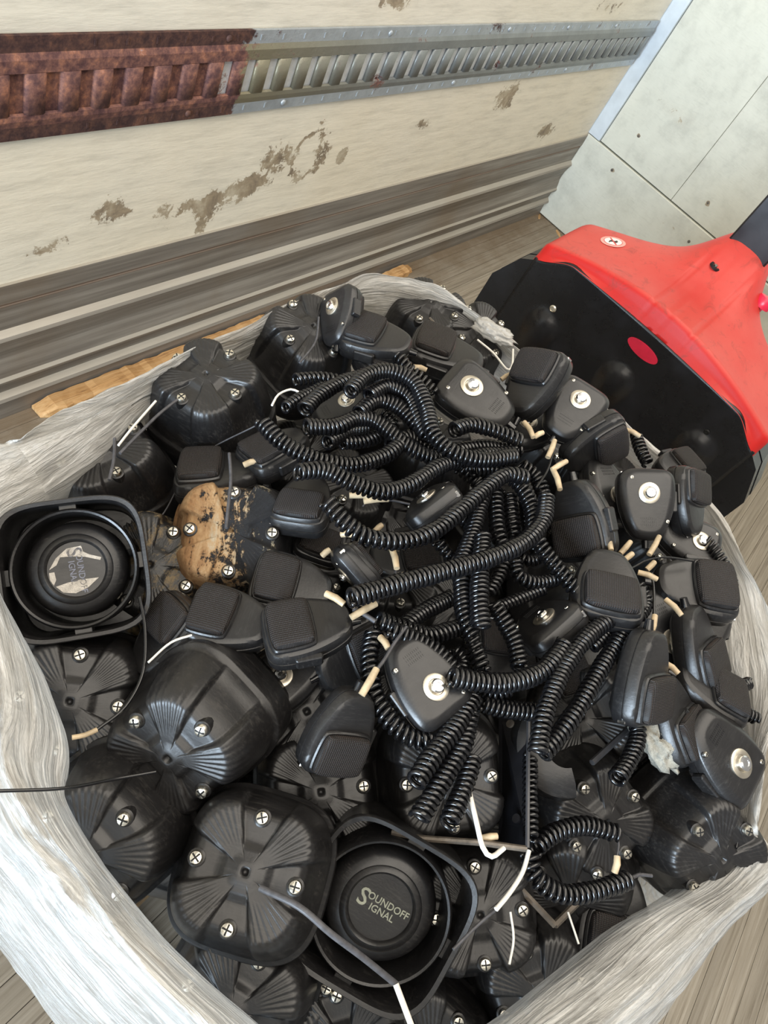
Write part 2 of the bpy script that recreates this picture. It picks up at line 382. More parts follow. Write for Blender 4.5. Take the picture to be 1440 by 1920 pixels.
# ---------------------------------------------------------------- the trailer
def struct(o): o['kind'] = 'structure'; return o
X0, YR = -5.2, -2.55
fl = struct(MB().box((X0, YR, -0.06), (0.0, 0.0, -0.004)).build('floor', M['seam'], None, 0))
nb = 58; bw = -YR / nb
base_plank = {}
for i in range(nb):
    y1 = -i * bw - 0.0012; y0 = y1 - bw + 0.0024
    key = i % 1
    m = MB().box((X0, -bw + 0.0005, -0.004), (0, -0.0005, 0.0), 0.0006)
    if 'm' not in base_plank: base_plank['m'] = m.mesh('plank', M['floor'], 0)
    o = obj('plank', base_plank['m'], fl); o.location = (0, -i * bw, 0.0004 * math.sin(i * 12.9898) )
side_stains = [(-2.28, 0.480, 0.065, 0.050, 1.3, 0), (-2.03, 0.440, 0.095, 0.055, 1.7, 0), (-1.93, 0.468, 0.11, 0.045, 1.5, 0), (-2.15, 0.445, 0.06, 0.05, 0.9, 0), (-2.04, 0.392, 0.02, 0.05, 1.2, 0),
               (-1.86, 0.525, 0.08, 0.055, 1.0, 0), (-1.75, 0.52, 0.07, 0.07, 0.8, 1), (-1.611, 0.499, 0.026, 0.028, 2.4, 0), (-0.89, 0.590, 0.11, 0.065, 1.3, 0), (-0.46, 0.434, 0.11, 0.05, 1.2, 0), (-2.41, 0.42, 0.07, 0.035, 0.8, 0), (-1.30, 0.55, 0.05, 0.03, 0.8, 0)]
M['side_low'] = wall_mat('stained_cream_plywood', (0.72, 0.655, 0.53), side_stains)
M['side_up'] = wall_mat('cream_plywood', (0.74, 0.69, 0.58), [(-1.63, 0.86, 0.10, 0.03, 0.9, 0), (-0.5, 0.86, 0.2, 0.05, 0.6, 0)])
ws = struct(MB().box((X0, 0.012, 0), (0.02, 0.05, 2.0)).build('wall_side', M['seam'], None, 0))
MB().box((X0, -0.001, 0.364), (-0.004, 0.012, 0.662), 0.002).build('wall_panel', M['side_low'], ws, 0)['label'] = 'stained cream plywood panel below the track'
MB().box((X0, -0.001, 0.804), (-0.004, 0.012, 2.0), 0.002).build('wall_panel', M['side_up'], ws, 0)['label'] = 'cream plywood panel above the track'
# ribbed metal scuff plate at the foot of the wall
prof = [(0.366, -0.001), (0.366, -0.006), (0.325, -0.007), (0.322, -0.001), (0.316, -0.001), (0.314, -0.003), (0.254, -0.002), (0.244, -0.014), (0.238, -0.017), (0.234, -0.013), (0.185, -0.002), (0.176, -0.002), (0.150, -0.010), (0.132, -0.014), (0.126, -0.020), (0.120, -0.019), (0.116, -0.007), (0.078, -0.004), (0.068, -0.016), (0.062, -0.019), (0.057, -0.015), (0.052, -0.006), (0.004, -0.010), (0.0, -0.010)]
v = []; 
for x in (X0, -0.004): v += [(x, y, z) for z, y in prof]
n = len(prof); f = [(i, i + 1, n + i + 1, n + i) for i in range(n - 1)]
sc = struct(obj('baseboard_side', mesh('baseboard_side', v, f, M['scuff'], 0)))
sc.modifiers.new('s', 'SOLIDIFY').thickness = -0.0015
# logistics track: flanges, rails, slots between bars
tr = struct(obj('trim_1', MB().box((X0, -0.0072, 0.657), (-0.03, 0.011, 0.809)).mesh('trim_1', M['track_back'], 0)))
def strip(zs, mat, name, lab):
    v = []; 
    for x in (X0, -0.035): v += [(x, y, z) for z, y in zs]
    n = len(zs); o = obj(name, mesh(name, v, [(i, i + 1, n + i + 1, n + i) for i in range(n - 1)], mat, 0), tr); o['label'] = lab
    md = o.modifiers.new('s', 'SOLIDIFY'); md.thickness = 0.0015; md.offset = 0
    return o
strip([(0.812, -0.0035), (0.812, -0.0085), (0.789, -0.0088)], M['track_edge'], 'flange', 'upper flange of the slotted track')
strip([(0.676, -0.0088), (0.655, -0.0085), (0.655, -0.0035)], M['track_edge'], 'flange', 'lower flange of the slotted track')
strip([(0.789, -0.0088), (0.780, -0.013), (0.762, -0.013), (0.760, -0.009)], M['track'], 'rail', 'upper rail of the slotted track')
strip([(0.698, -0.009), (0.696, -0.013), (0.688, -0.013), (0.676, -0.0088)], M['track'], 'rail', 'lower rail of the slotted track')
bars = 0
xk = -0.06
bprof = [(-0.0165, -0.0070), (-0.0158, -0.0110), (-0.012, -0.013), (0.012, -0.013), (0.0158, -0.0110), (0.0165, -0.0070)]
while xk > -3.0:
    v = [(xk + a, b, z) for z in (0.697, 0.761) for a, b in bprof]
    o = obj('bar', mesh('bar', v, [(i, i + 6, i + 7, i + 1) for i in range(5)], M['track'], 60), tr)
    o.modifiers.new('s', 'SOLIDIFY').thickness = 0.0015
    xk -= 0.0585; bars += 1
for z in (0.800, 0.667):
    for x in [-2.09, -1.1, -0.4, -1.62, -0.75] if z > 0.7 else [-2.15, -1.9, -1.26, -0.6]:
        MB().lathe([(0.0065, 0), (0.0065, 0.001), (0.005, 0.003), (0.002, 0.004)], 12).xf(Matrix.Translation((x, -0.009, z)) @ Matrix.Rotation(PI / 2, 4, 'X')).build('rivet', M['track_edge'], tr)
for k in range(40):
    for z in (0.800, 0.666):
        x = -0.08 - k * 0.0585
        MB().box((x - 0.002, -0.0102, z - 0.005), (x + 0.002, -0.0080, z + 0.005)).build('punch_mark', M['track_edge'], tr, 0)
# front wall
wf = struct(MB().box((0.014, YR, 0), (0.05, 0.0, 2.0)).build('wall_front', M['seam'], None, 0))
fst = [(-0.1806, 0.4796, 0.010, 0.010, 3, 0), (-0.1728, 0.3274, 0.010, 0.010, 3, 0), (-0.5584, 0.4563, 0.012, 0.012, 3, 0), (-0.25, 0.62, 0.15, 0.05, 0.45, 0), (-0.5, 0.30, 0.2, 0.1, 0.35, 0)]
M['front'] = wall_mat('pale_front_panel', (0.60, 0.60, 0.52), fst, 'Y')
MB().box((-0.012, -1.42, 0.004), (0.014, -0.003, 0.3745), 0.004).build('wall_panel', M['front'], wf, 0)['label'] = 'pale kick panel at the foot of the front wall'
MB().box((-0.012, YR, 0.004), (0.014, -1.424, 0.3745), 0.004).build('wall_panel', M['front'], wf, 0)
for a, b in ((-0.437, -0.062), (-0.86, -0.4385), (-1.30, -0.8615), (-1.80, -1.3015), (YR, -1.8015)):
    MB().box((-0.004, a, 0.380), (0.014, b, 2.0), 0.0015).build('wall_panel', M['front'], wf, 0)
for y, z in ((-0.1806, 0.4796), (-0.5584, 0.4563), (-0.98, 0.47)):
    MB().lathe([(0.005, 0), (0.0045, 0.0015), (0.001, 0.002)], 12).xf(Matrix.Translation((-0.004, y, z)) @ Matrix.Rotation(-PI / 2, 4, 'Y')).build('screw', M['steel_worn'], wf)
for y, z in ((-0.1728, 0.3274), (-0.60, 0.31)):
    MB().lathe([(0.006, 0), (0.0055, 0.0015), (0.001, 0.002)], 12).xf(Matrix.Translation((-0.012, y, z)) @ Matrix.Rotation(-PI / 2, 4, 'Y')).build('screw', M['steel_worn'], wf)
ct = struct(MB().prism([(-0.014, -0.001), (-0.011, -0.003), (-0.011, -0.058), (-0.004, -0.060), (0.004, -0.060), (0.004, -0.001)], 2, 0.378, 2.0).build('trim_2', M['trim'], None, 0))

# ---------------------------------------------------------------- pallet under the load
pl = empty('pallet', Matrix.Translation((-2.46, -0.96, 0)), 'rough wooden pallet underneath the wrapped load of speakers', 'pallet')
for k in range(8):
    x = -0.565 + k * 0.155
    MB().box((x, -0.42, 0.112), (x + 0.10, 0.42, 0.128), 0.002).build('deck_board', M['palletwood'], pl, 0)
for y in (-0.42, -0.019, 0.382): MB().box((-0.565, y, 0.018), (0.62, y + 0.038, 0.111), 0.002).build('stringer', M['palletwood'], pl, 0)
for x in (-0.565, 0.0, 0.52): MB().box((x, -0.42, 0.001), (x + 0.1, 0.42, 0.017), 0.002).build('bottom_board', M['palletwood'], pl, 0)

# ---------------------------------------------------------------- broken pine board along the wall, chips
def ragged(x0, x1, y0, y1, z0, z1, name, label, n=26, seed=1):
    rnd = random.Random(seed); rings = []
    for i in range(n + 1):
        t = i / n; x = x0 + (x1 - x0) * t; e = min(t, 1 - t) * n
        wd = 0.45 + 0.55 * sstep(0, 2.0, e)
        a = y0 + (y1 - y0) * (1 - wd) * 0.6 + rnd.uniform(-1, 1) * 0.003; b = y1 + rnd.uniform(-1, 1) * 0.002; h = z0 + (z1 - z0) * wd + rnd.uniform(-1, 1) * 0.0025
        rings.append([(x, a, z0), (x + rnd.uniform(-.004, .004), a + 0.003, h - 0.003), (x, a + 0.008, h), (x, (a + b) / 2, h + rnd.uniform(-.001, .002)), (x, b, h), (x, b, z0)])
    o = MB().loft(rings).build(name, M['pine'], None, 0)
    return o
tag(ragged(-2.44, -1.30, -0.060, -0.014, 0.001, 0.022, 'wood_board', '', 60, 3), 'long splintered orange pine board lying on the floor against the ribbed wall base', 'board')
tag(ragged(-1.19, -1.02, -0.062, -0.022, 0.001, 0.020, 'wood_board', '', 9, 5), 'short broken pine board end on the floor between ribbed wall and wrap', 'board')
for (px, py, L, lab) in ((575, 822, 0, ''), (1048, 438, 0.03, 'small orange wood splinter on the floor by the front wall corner'), (1012, 405, 0.022, 'wood crumb in the corner where both walls meet the floor'), (795, 582, 0.016, 'dark wood crumb on the floor just behind the wrap'), (1202, 1798, 0.012, 'tiny orange chip on the floor boards at lower right')):
    if not lab: continue
    p = at(px, py, 0.003); a = random.uniform(0, 3)
    m = MB().loft([[(-L, -L * .2, -.003), (-L, L * .15, -.003), (-L * .9, 0, .001)], [(0, -L * .3, -.003), (0, L * .3, -.003), (0, 0, .005)], [(L, -L * .1, -.003), (L * .8, L * .2, -.003), (L * .9, 0, .001)]])
    o = m.build('wood_chip', M['pine'], None, 0); o.location = p; o.rotation_euler.z = a; tag(o, lab, 'wood chip')

# ---------------------------------------------------------------- red and black pallet truck
JX = -1.70; JC = -0.885
jk = empty('pallet_truck', Matrix.Translation((JX, JC, 0)), 'red and black electric pallet truck standing behind the wrapped load', 'pallet truck')
def jl(P): return [Vector(p) - Vector((JX, JC, 0)) for p in P]
def jb(mb, name, mat, smooth=40, parent=jk): return mb.xf(Matrix.Translation((-JX, -JC, 0))).build(name, mat, parent, smooth)
# front plate with pressed bumps
NY, NZ = 80, 70; v = []; f = []
def ptop(y):
    e = abs(y - JC) / 0.297
    return 0.7235 - 0.040 * sstep(0.72, 1.0, e) + 0.006 * (1 - e * e)
bumps = [(-0.689, 0.579), (-0.885, 0.606), (-1.0956, 0.612)]
for i in range(NY + 1):
    y = JC + 0.297 - 0.594 * i / NY
    for j in range(NZ + 1):
        z = 0.06 + (ptop(y) - 0.06) * (j / NZ) ** 0.8
        x = JX
        for by, bz in bumps:
            r = math.hypot((y - by) / 0.030, (z - bz) / (0.028 if z > bz else 0.07)); x -= 0.017 * math.exp(-r ** 3.5)
        v.append((x, y, z))
f = [(i * (NZ + 1) + j, i * (NZ + 1) + j + 1, (i + 1) * (NZ + 1) + j + 1, (i + 1) * (NZ + 1) + j) for i in range(NY) for j in range(NZ)]
pm = MB().add(v, f); plate = jb(pm, 'front_plate', M['case'], 180); md = plate.modifiers.new('s', 'SOLIDIFY'); md.thickness = 0.006
jb(MB().box((JX + 0.012, JC - 0.292, 0.07), (JX + 0.20, JC + 0.292, 0.670), 0.01), 'battery_case', M['case'])
for s in (1, -1):
    pts = [(JC + s * 0.299, 0.672), (JC + s * 0.325, 0.655), (JC + s * 0.362, 0.585), (JC + s * 0.362, 0.10), (JC + s * 0.299, 0.08)]
    if s < 0: pts = pts[::-1]
    jb(MB().prism(pts, 0, JX + 0.006, JX + 0.045), 'side_fairing', M['case'], 20)
    jb(MB().prism([(a + s * 0.002 if k else a, b) for k, (a, b) in enumerate(pts)], 0, JX + 0.050, JX + 0.13), 'side_fairing', M['case'], 20)
# red oval badge, screws
ov = []
for k in range(32):
    a = 2 * PI * k / 32; ov.append((JC + 0.038 * math.cos(a), 0.689 + 0.014 * math.sin(a)))
jb(MB().prism(ov, 0, JX - 0.009, JX + 0.004), 'oval_badge', M['red_gloss'])['label'] = 'red oval badge'
def bolt(y, z, r, name, lab, mat='screw'):
    o = jb(MB().lathe([(r, 0), (r, 0.002), (r * 0.7, 0.004), (r * .65, .0025), (0.001, 0.0022)], 16).xf(Matrix.Translation((JX - 0.0065, y, z)) @ Matrix.Rotation(-PI / 2, 4, 'Y')), name, M[mat]); o['label'] = lab
bolt(-0.6846, 0.626, 0.008, 'screw', 'silver screw'); bolt(-1.090, 0.652, 0.006, 'screw', 'black screw', 'seam')
# moulded red cover
UX, UY = 46, 110
def ctop(y, t):
    dy = y - JC; e = abs(dy) / 0.30
    xb = -1.515 + 0.13 * math.exp(-(abs(dy) / 0.105) ** 2.6) + 0.03 * (1 - e * e)
    x = -1.684 + (xb + 1.684) * t
    z = 0.716 + 0.060 * (1 - e ** 1.8) + 0.008 * sstep(0, 1, t)
    tow = math.exp(-(abs(dy) / 0.074) ** 3.2) * sstep(0.25, 1.0, t) ** 1.3
    sh = math.exp(-(abs(dy) / 0.15) ** 2) * sstep(0.1, 1.0, t)
    z += 0.070 * tow + 0.028 * sh
    for gy in (JC + 0.048, JC + 0.008, JC - 0.05):
        z -= 0.0035 * math.exp(-((y - gy) / 0.0028) ** 2) * (1 - sstep(0.6, 0.9, t))
    return Vector((x, y, z))
v = []; rows = 0
for i in range(UY + 1):
    y = JC + 0.300 - 0.600 * i / UY; col = []
    zt = ptop(y) - 0.004
    p0 = ctop(y, 0)
    side = 0.0
    col.append(Vector((JX - 0.001, y, zt)));
    for k in range(1, 6):      # front band up to the ridge
        t = k / 6; col.append(Vector((JX - 0.010 + 0.014 * t, y, zt + (p0.z - 0.018 - zt) * t)))
    for k in range(1, 5):
        a = PI / 2 * k / 5; col.append(Vector((JX + 0.004 + 0.012 * (1 - math.cos(a)), y, p0.z - 0.018 + 0.018 * math.sin(a))))
    for k in range(UX + 1): col.append(ctop(y, k / UX))
    e = ctop(y, 1)
    for k in range(1, 5):
        a = PI / 2 * k / 4; col.append(Vector((e.x + 0.012 * math.sin(a), y, e.z - 0.012 * (1 - math.cos(a)))))
    col.append(Vector((e.x + 0.014, y, 0.62)))
    en = min(i, UY - i)
    if en < 3:
        d = (0.008, 0.0035, 0.001)[en]
        col = [Vector((p.x + (d if p.x < -1.65 else -d * .5), p.y, p.z - d)) for p in col]
    v += col; rows = len(col)
f = [(i * rows + j, i * rows + j + 1, (i + 1) * rows + j + 1, (i + 1) * rows + j) for i in range(UY) for j in range(rows - 1)]
f.append(tuple(range(rows - 1, -1, -1))); f.append(tuple(UY * rows + j for j in range(rows)))
cv = jb(MB().add(v, f), 'cover', M['cover'], 75)
jb(MB().lathe([(0.012, -0.004), (0.012, 0.0005), (0.007, 0.001), (0.006, -0.002), (0.001, -0.002)], 18).xf(Matrix.Translation(ctop(-0.862, 0.60) + Vector((0, 0, 0.001))) @ Matrix.Rotation(0.15, 4, 'X')), 'cover_recess', M['seam'])
jb(MB().lathe([(0.0045, 0), (0.0045, 0.004), (0.001, 0.005)], 12).xf(Matrix.Translation(ctop(-0.862, 0.60))), 'cover_screw', M['screw'])
# mast, stop button, chassis
jb(MB().box((-1.415, JC - 0.048, 0.70), (-1.385, JC + 0.048, 1.28), 0.004), 'mast', M['steel_black'])
jb(MB().tube([(-1.40, JC - 0.12, 1.28), (-1.40, JC + 0.12, 1.28)], 0.018, 12), 'tiller_handle', M['rubber'])
sb = jb(MB().lathe([(0.009, -0.05), (0.009, 0.0), (0.019, 0.001), (0.020, 0.006), (0.020, 0.019), (0.017, 0.023), (0.001, 0.024)], 24).xf(Matrix.Translation((-1.425, -0.985, 0.795)) @ Matrix.Rotation(0.2, 4, 'Y')), 'stop_button', M['red_gloss']); sb['label'] = 'bright red mushroom stop button'
jb(MB().box((-1.49, JC - 0.27, 0.08), (-1.36, JC + 0.27, 0.60), 0.015), 'motor_housing', M['case'])
jb(MB().lathe([(0.06, -0.035), (0.10, -0.035), (0.115, -0.025), (0.115, 0.025), (0.10, 0.035), (0.06, 0.035)], 32).xf(Matrix.Translation((-1.40, JC, 0.1155)) @ Matrix.Rotation(PI / 2, 4, 'X')), 'drive_wheel', M['rubber'])
for s in (1, -1): jb(MB().box((-2.80, JC + s * 0.20 - 0.075, 0.045), (JX + 0.01, JC + s * 0.20 + 0.075, 0.095), 0.004), 'fork', M['case'])
# round warning sticker: white disc, red ring and bar, dark foot
def sticker():
    pc = ctop(-0.672, 0.66)
    du = (ctop(-0.672, 0.8) - ctop(-0.672, 0.5)).normalized(); dv = (ctop(-0.65, 0.66) - ctop(-0.69, 0.66)).normalized(); nn = du.cross(dv).normalized()
    if nn.z < 0: nn = -nn
    B = Matrix((du, dv, nn)).transposed().to_4x4(); Mx = Matrix.Translation(pc + nn * 0.0012) @ B
    red = plain('sticker_red', (0.55, 0.05, 0.05), 0.4); wh = plain('sticker_white', (0.82, 0.76, 0.70), 0.4, var=.05); pk = plain('sticker_rim', (0.78, 0.35, 0.30), 0.4, var=.05); dk = plain('sticker_black', (0.02, .015, .015), 0.5)
    s = jb(MB().lathe([(0.026, -.0004), (0.026, 0.0), (0.0255, 0.0002)], 40).xf(Mx), 'warning_sticker', pk, 0); s['label'] = 'round white and red warning sticker'
    def sub(mb, m): o = mb.xf(Matrix.Translation((-JX, -JC, 0)) @ Mx).build('print', m, s, 0); return o
    sub(MB().lathe([(0.0195, 0.0003), (0.0195, 0.0005)], 40), red)
    sub(MB().lathe([(0.0180, 0.0005), (0.0180, 0.0007)], 40), wh)
    foot = [(-.006, -.008), (.004, -.009), (.010, -.004), (.004, -.002), (.003, .006), (-.004, .008), (-.006, .003), (-.002, -.002)]
    sub(MB().prism(foot, 2, 0.0007, 0.0009), dk)
    sub(MB().box((-.011, .003, .0007), (-.002, .006, .0009)), dk)
    bm = MB().box((-.018, -.0015, 0.0009), (.018, .0015, 0.0011)); bm.xf(Matrix.Rotation(0.8, 4, 'Z')); sub(bm, red)
sticker()

# ---------------------------------------------------------------- stretch film bag
ring = [((85, 925), (0, 830)), ((190, 850), (75, 785)), ((270, 770), (155, 745)), ((340, 722), (250, 702)), ((420, 682), (345, 655)), ((500, 642), (435, 618)), ((580, 600), (540, 568)), ((650, 580), (630, 535)), ((720, 577), (705, 515)), ((800, 597), (800, 535)), ((870, 625), (885, 578)), ((940, 680), (970, 650)), ((1040, 745), (1060, 720)), ((1150, 820), (1170, 792)), ((1240, 890), (1265, 872)), ((1305, 970), (1350, 965)), ((1335, 1060), (1400, 1065)), ((1355, 1160), (1450, 1150)), ((1372, 1280), (1455, 1280)), ((1392, 1400), (1440, 1420)), ((1390, 1530), (1425, 1560)), ((1320, 1645), (1398, 1665)), ((1200, 1725), (1320, 1765)), ((1080, 1825), (1235, 1885)), ((930, 1935), (1120, 1990)), ((730, 2010), (790, 2090)), ((580, 1985), (420, 2080)), ((470, 1905), (180, 1922)), ((340, 1790), (60, 1790)), ((262, 1705), (-30, 1680)), ((180, 1600), (-90, 1600)), ((122, 1490), (-120, 1480)), ((125, 1390), (-130, 1370)), ((92, 1290), (-125, 1250)), ((55, 1212), (-120, 1150)), ((-2, 1100), (-120, 1030)), ((0, 985), (-80, 925))]
ctrl = []
for k, (a, b) in enumerate(ring):
    near = 25 <= k <= 36
    zi = 0.725; zc = 0.765; zo = 0.60 if near else 0.735
    I = at(*a, zi)
    if near:
        O = at(*b, zo); O.x = max(O.x, -3.22); K = (I * 0.45 + at(*b, zc) * 0.55); K.z = zc
        K = I.lerp(Vector((O.x, O.y, zc)), 0.55); K.z = zc
    elif 21 <= k <= 24:
        O = at(*b, 0.66); K = I.lerp(O, 0.5); K.z = 0.755
    else:
        K = at(*b, zc); ctr = Vector((-2.60, -0.95, 0)); d = (K - ctr); d.z = 0; d.normalize(); K -= d * 0.017; O = K + d * 0.010; O.z = zo
    ctr = Vector((-2.60, -0.95, 0)); d = (O - ctr); d.z = 0; d.normalize()
    I0 = I + d * 0.0; I0.z = I.z - 0.05
    B1 = O + d * (-0.005 if near else 0.04); B1.z = 0.42
    B2 = Vector((min(-1.86, max(-3.07, O.x)), min(-0.50, max(-1.44, O.y)), 0.13))
    B3 = B2.copy(); B3.z = 0.115
    ctrl.append([I0, I, K, O, B1, B2, B3])
NU = 520
cols = []
for c in range(7):
    sp = spline([r[c] for r in ctrl], 0.004, True)
    L = len(ctrl); out = []
    # uniform in control parameter so that all seven curves stay in step
    P = [r[c] for r in ctrl]
    for i in range(NU):
        s = i / NU * L; k = int(s); t = s - k
        p0, p1, p2, p3 = P[(k - 1) % L], P[k], P[(k + 1) % L], P[(k + 2) % L]
        out.append(0.5 * ((2 * p1) + (p2 - p0) * t + (2 * p0 - 5 * p1 + 4 * p2 - p3) * t * t + (3 * p1 - p0 - 3 * p2 + p3) * t ** 3))
    cols.append(out)
V = []; UV = []; NVs = 0
vsteps = [6, 22, 22, 10, 6, 1]
for i in range(NU):
    pts = [cols[c][i] for c in range(7)]; col = []; vv = 0
    for sgi, st in enumerate(vsteps):
        p1, p2 = pts[sgi], pts[sgi + 1]; p0 = pts[sgi - 1] if sgi else p1; p3 = pts[sgi + 2] if sgi + 2 < 7 else p2
        for j in range(st):
            t = j / st
            col.append(0.5 * ((2 * p1) + (p2 - p0) * t + (2 * p0 - 5 * p1 + 4 * p2 - p3) * t * t + (3 * p1 - p0 - 3 * p2 + p3) * t ** 3))
    col.append(pts[-1]); NVs = len(col)
    arc = 0; prev = col[0]; a = 2 * PI * i / NU
    for j, p in enumerate(col):
        arc += (p - prev).length; prev = p
        cx, cy = math.cos(a) * 1.0, math.sin(a) * 1.0
        n1 = noise.noise(Vector((cx * 2.2, cy * 2.2, arc * 55))); n2 = noise.noise(Vector((cx * 5, cy * 5, arc * 150 + 5))); n3 = noise.noise(Vector((cx * 22, cy * 22, arc * 40 + 9)))
        amp = 0.006 * sstep(0, 0.03, arc + 0.012)
        d = (p - Vector((-2.6, -0.95, 0))); d.z = 0; d.normalize()
        hgt = (1 - abs(n1) * 2) * amp + n2 * amp * 0.6 + n3 * amp * 0.25
        V.append(p + d * hgt * 0.4 + Vector((0, 0, hgt if p.z > 0.15 else 0))); UV.append((i / NU * 4.0, arc * 1.4))
F = [(i * NVs + j, ((i + 1) % NU) * NVs + j, ((i + 1) % NU) * NVs + j + 1, i * NVs + j + 1) for i in range(NU) for j in range(NVs - 1)]
me = mesh('stretch_film', V, F, M['film'], 180)
uvl = me.uv_layers.new(name='UVMap')
for p in me.polygons:
    last = p.vertices[1] < p.vertices[0] and p.vertices[1] // NVs == 0 and p.vertices[0] // NVs == NU - 1
    for li, vi in zip(p.loop_indices, p.vertices):
        u, vv = UV[vi]
        if last and vi // NVs == 0: u = 4.0
        uvl.data[li].uv = (u, vv)
bag = obj('stretch_film', me)
tag(bag, 'crumpled translucent stretch film gathered around the pile like an open bag', 'plastic wrap')

def inside_bag(x, y, m):
    P = [(r[1].x, r[1].y) for r in ctrl]; ins = False; dm = 9
    for i in range(len(P)):
        (x0, y0), (x1, y1) = P[i], P[(i + 1) % len(P)]
        if (y0 > y) != (y1 > y) and x < (x1 - x0) * (y - y0) / (y1 - y0) + x0: ins = not ins
        L2 = (x1 - x0) ** 2 + (y1 - y0) ** 2 or 1e-9; t = max(0, min(1, ((x - x0) * (x1 - x0) + (y - y0) * (y1 - y0)) / L2))
        dm = min(dm, math.hypot(x - x0 - t * (x1 - x0), y - y0 - t * (y1 - y0)))
    return ins and dm > m
# ---------------------------------------------------------------- horn speakers
def sq(th, a, n=4.6): return a / (abs(math.cos(th)) ** n + abs(math.sin(th)) ** n) ** (1 / n)
A0 = 0.0665
def dome_mesh(mat, name):
    NT_, NR = 240, 26; v = []; f = []
    us = [0.045] + [0.075 + (1 - 0.075) * (1 - (1 - k / (NR - 1)) ** 1.35) for k in range(NR)]
    for u in us:
        for j in range(NT_):
            th = 2 * PI * j / NT_; tt = abs(((math.degrees(th) + 45) % 90) - 45)    # 0 at side mid
            R = sq(th, A0, 3.2)
            P = (1 - sstep(20.5, 23.5, tt + 4 * (u - .6))) * sstep(0.24, 0.34, u)
            hp = 0.0665 * (1 - max(0, (u - 0.70) / 0.30) ** 2.2)
            hq = max(0.0610 * (1 - max(0, (u - 0.60) / 0.32) ** 2.6), 0.022 * (1 - max(0, (u - 0.80) / 0.20) ** 2))
            rib = 0.0007 * max(-0.2, math.cos(th * 60)) * sstep(0.3, 0.5, u) * (1 - sstep(0.90, 0.97, u)) * (1 - P)
            z = hp * (1 - P) + hq * P + rib
            if u < 0.16: z += 0.0015
            if 0.22 <= u < 0.96 and 21.5 < tt + 4 * (u - .6) < 25: z -= 0.0012
            v.append((R * u * math.cos(th), R * u * math.sin(th), z))
    n = len(us)
    rings2 = [(1.045, -0.0005), (1.06, -0.003), (1.065, -0.030), (1.08, -0.034), (1.08, -0.040), (1.03, -0.040)]
    for s_, z in rings2:
        for j in range(NT_):
            th = 2 * PI * j / NT_; R = sq(th, A0, 3.2) * s_; v.append((R * math.cos(th), R * math.sin(th), z))
    for i in range(n + len(rings2) - 1):
        for j in range(NT_):
            k = (j + 1) % NT_; f.append((i * NT_ + j, (i + 1) * NT_ + j, (i + 1) * NT_ + k, i * NT_ + k))
    b = len(v); 
    for j in range(NT_):   # hub hole
        th = 2 * PI * j / NT_; v.append((0.0028 * math.cos(th), 0.0028 * math.sin(th), 0.062))
    for j in range(NT_):
        k = (j + 1) % NT_; f.append((b + j, j, k, b + k))
    f.append(tuple(b + j for j in range(NT_)))
    f.append(tuple((n + len(rings2) - 1) * NT_ + j for j in range(NT_ - 1, -1, -1)))
    return mesh(name, v, f, mat, 180)
DM = {k: dome_mesh(M[k], 'housing') for k in ('plastic', 'mud', 'dirt')}
def screw_mesh(r, h, name, mat, n=16):
    m = MB().lathe([(r * 1.25, -h), (r * 1.25, -h * .1), (r * 0.95, 0.0), (r, 0.0004), (r, r * 0.45), (r * .8, r * 0.75), (r * .35, r * 0.85)], n)
    return m.mesh(name, mat)
def screw_obj_mesh(r, post, mat):
    m = MB(); mats = [mat, M['seam'], M['plastic']]
    a = MB().lathe([(r, 0.0), (r, r * 0.45), (r * .82, r * 0.75), (r * .35, r * 0.88)], 16)
    b = MB().box((-r * .75, -r * .12, r * .6), (r * .75, r * .12, r * .9)); c = MB().box((-r * .12, -r * .75, r * .6), (r * .12, r * .75, r * .895))
    d = MB().lathe([(r * 1.35, -post), (r * 1.3, -0.001), (r * 1.05, 0.0)], 16)
    vs = []; fs = []; fm = []
    for q_, mi in ((a, 0), (b, 1), (c, 1), (d, 2)):
        nn = len(vs); vs += q_.v; fs += [tuple(i + nn for i in f) for f in q_.f]; fm += [mi] * len(q_.f)
    return mesh('screw', vs, fs, mats, 40, fm)
SCR = screw_obj_mesh(0.0058, 0.014, M['screw']); SCR_S = screw_obj_mesh(0.0026, 0.003, M['screw'])

def orient(n2, ang):
    """normal given in camera space (x right, y up); ang = image direction of the local +Y axis"""
    nx, ny = n2; nz = math.sqrt(max(0.02, 1 - nx * nx - ny * ny)); N = Vector((nx, ny, nz)).normalized()
    a = math.radians(ang); h = Vector((math.cos(a), math.sin(a), 0)); h = (h - N * h.dot(N)).normalized()
    x = h.cross(N); return (RM @ Matrix((x, h, N)).transposed()).to_4x4()

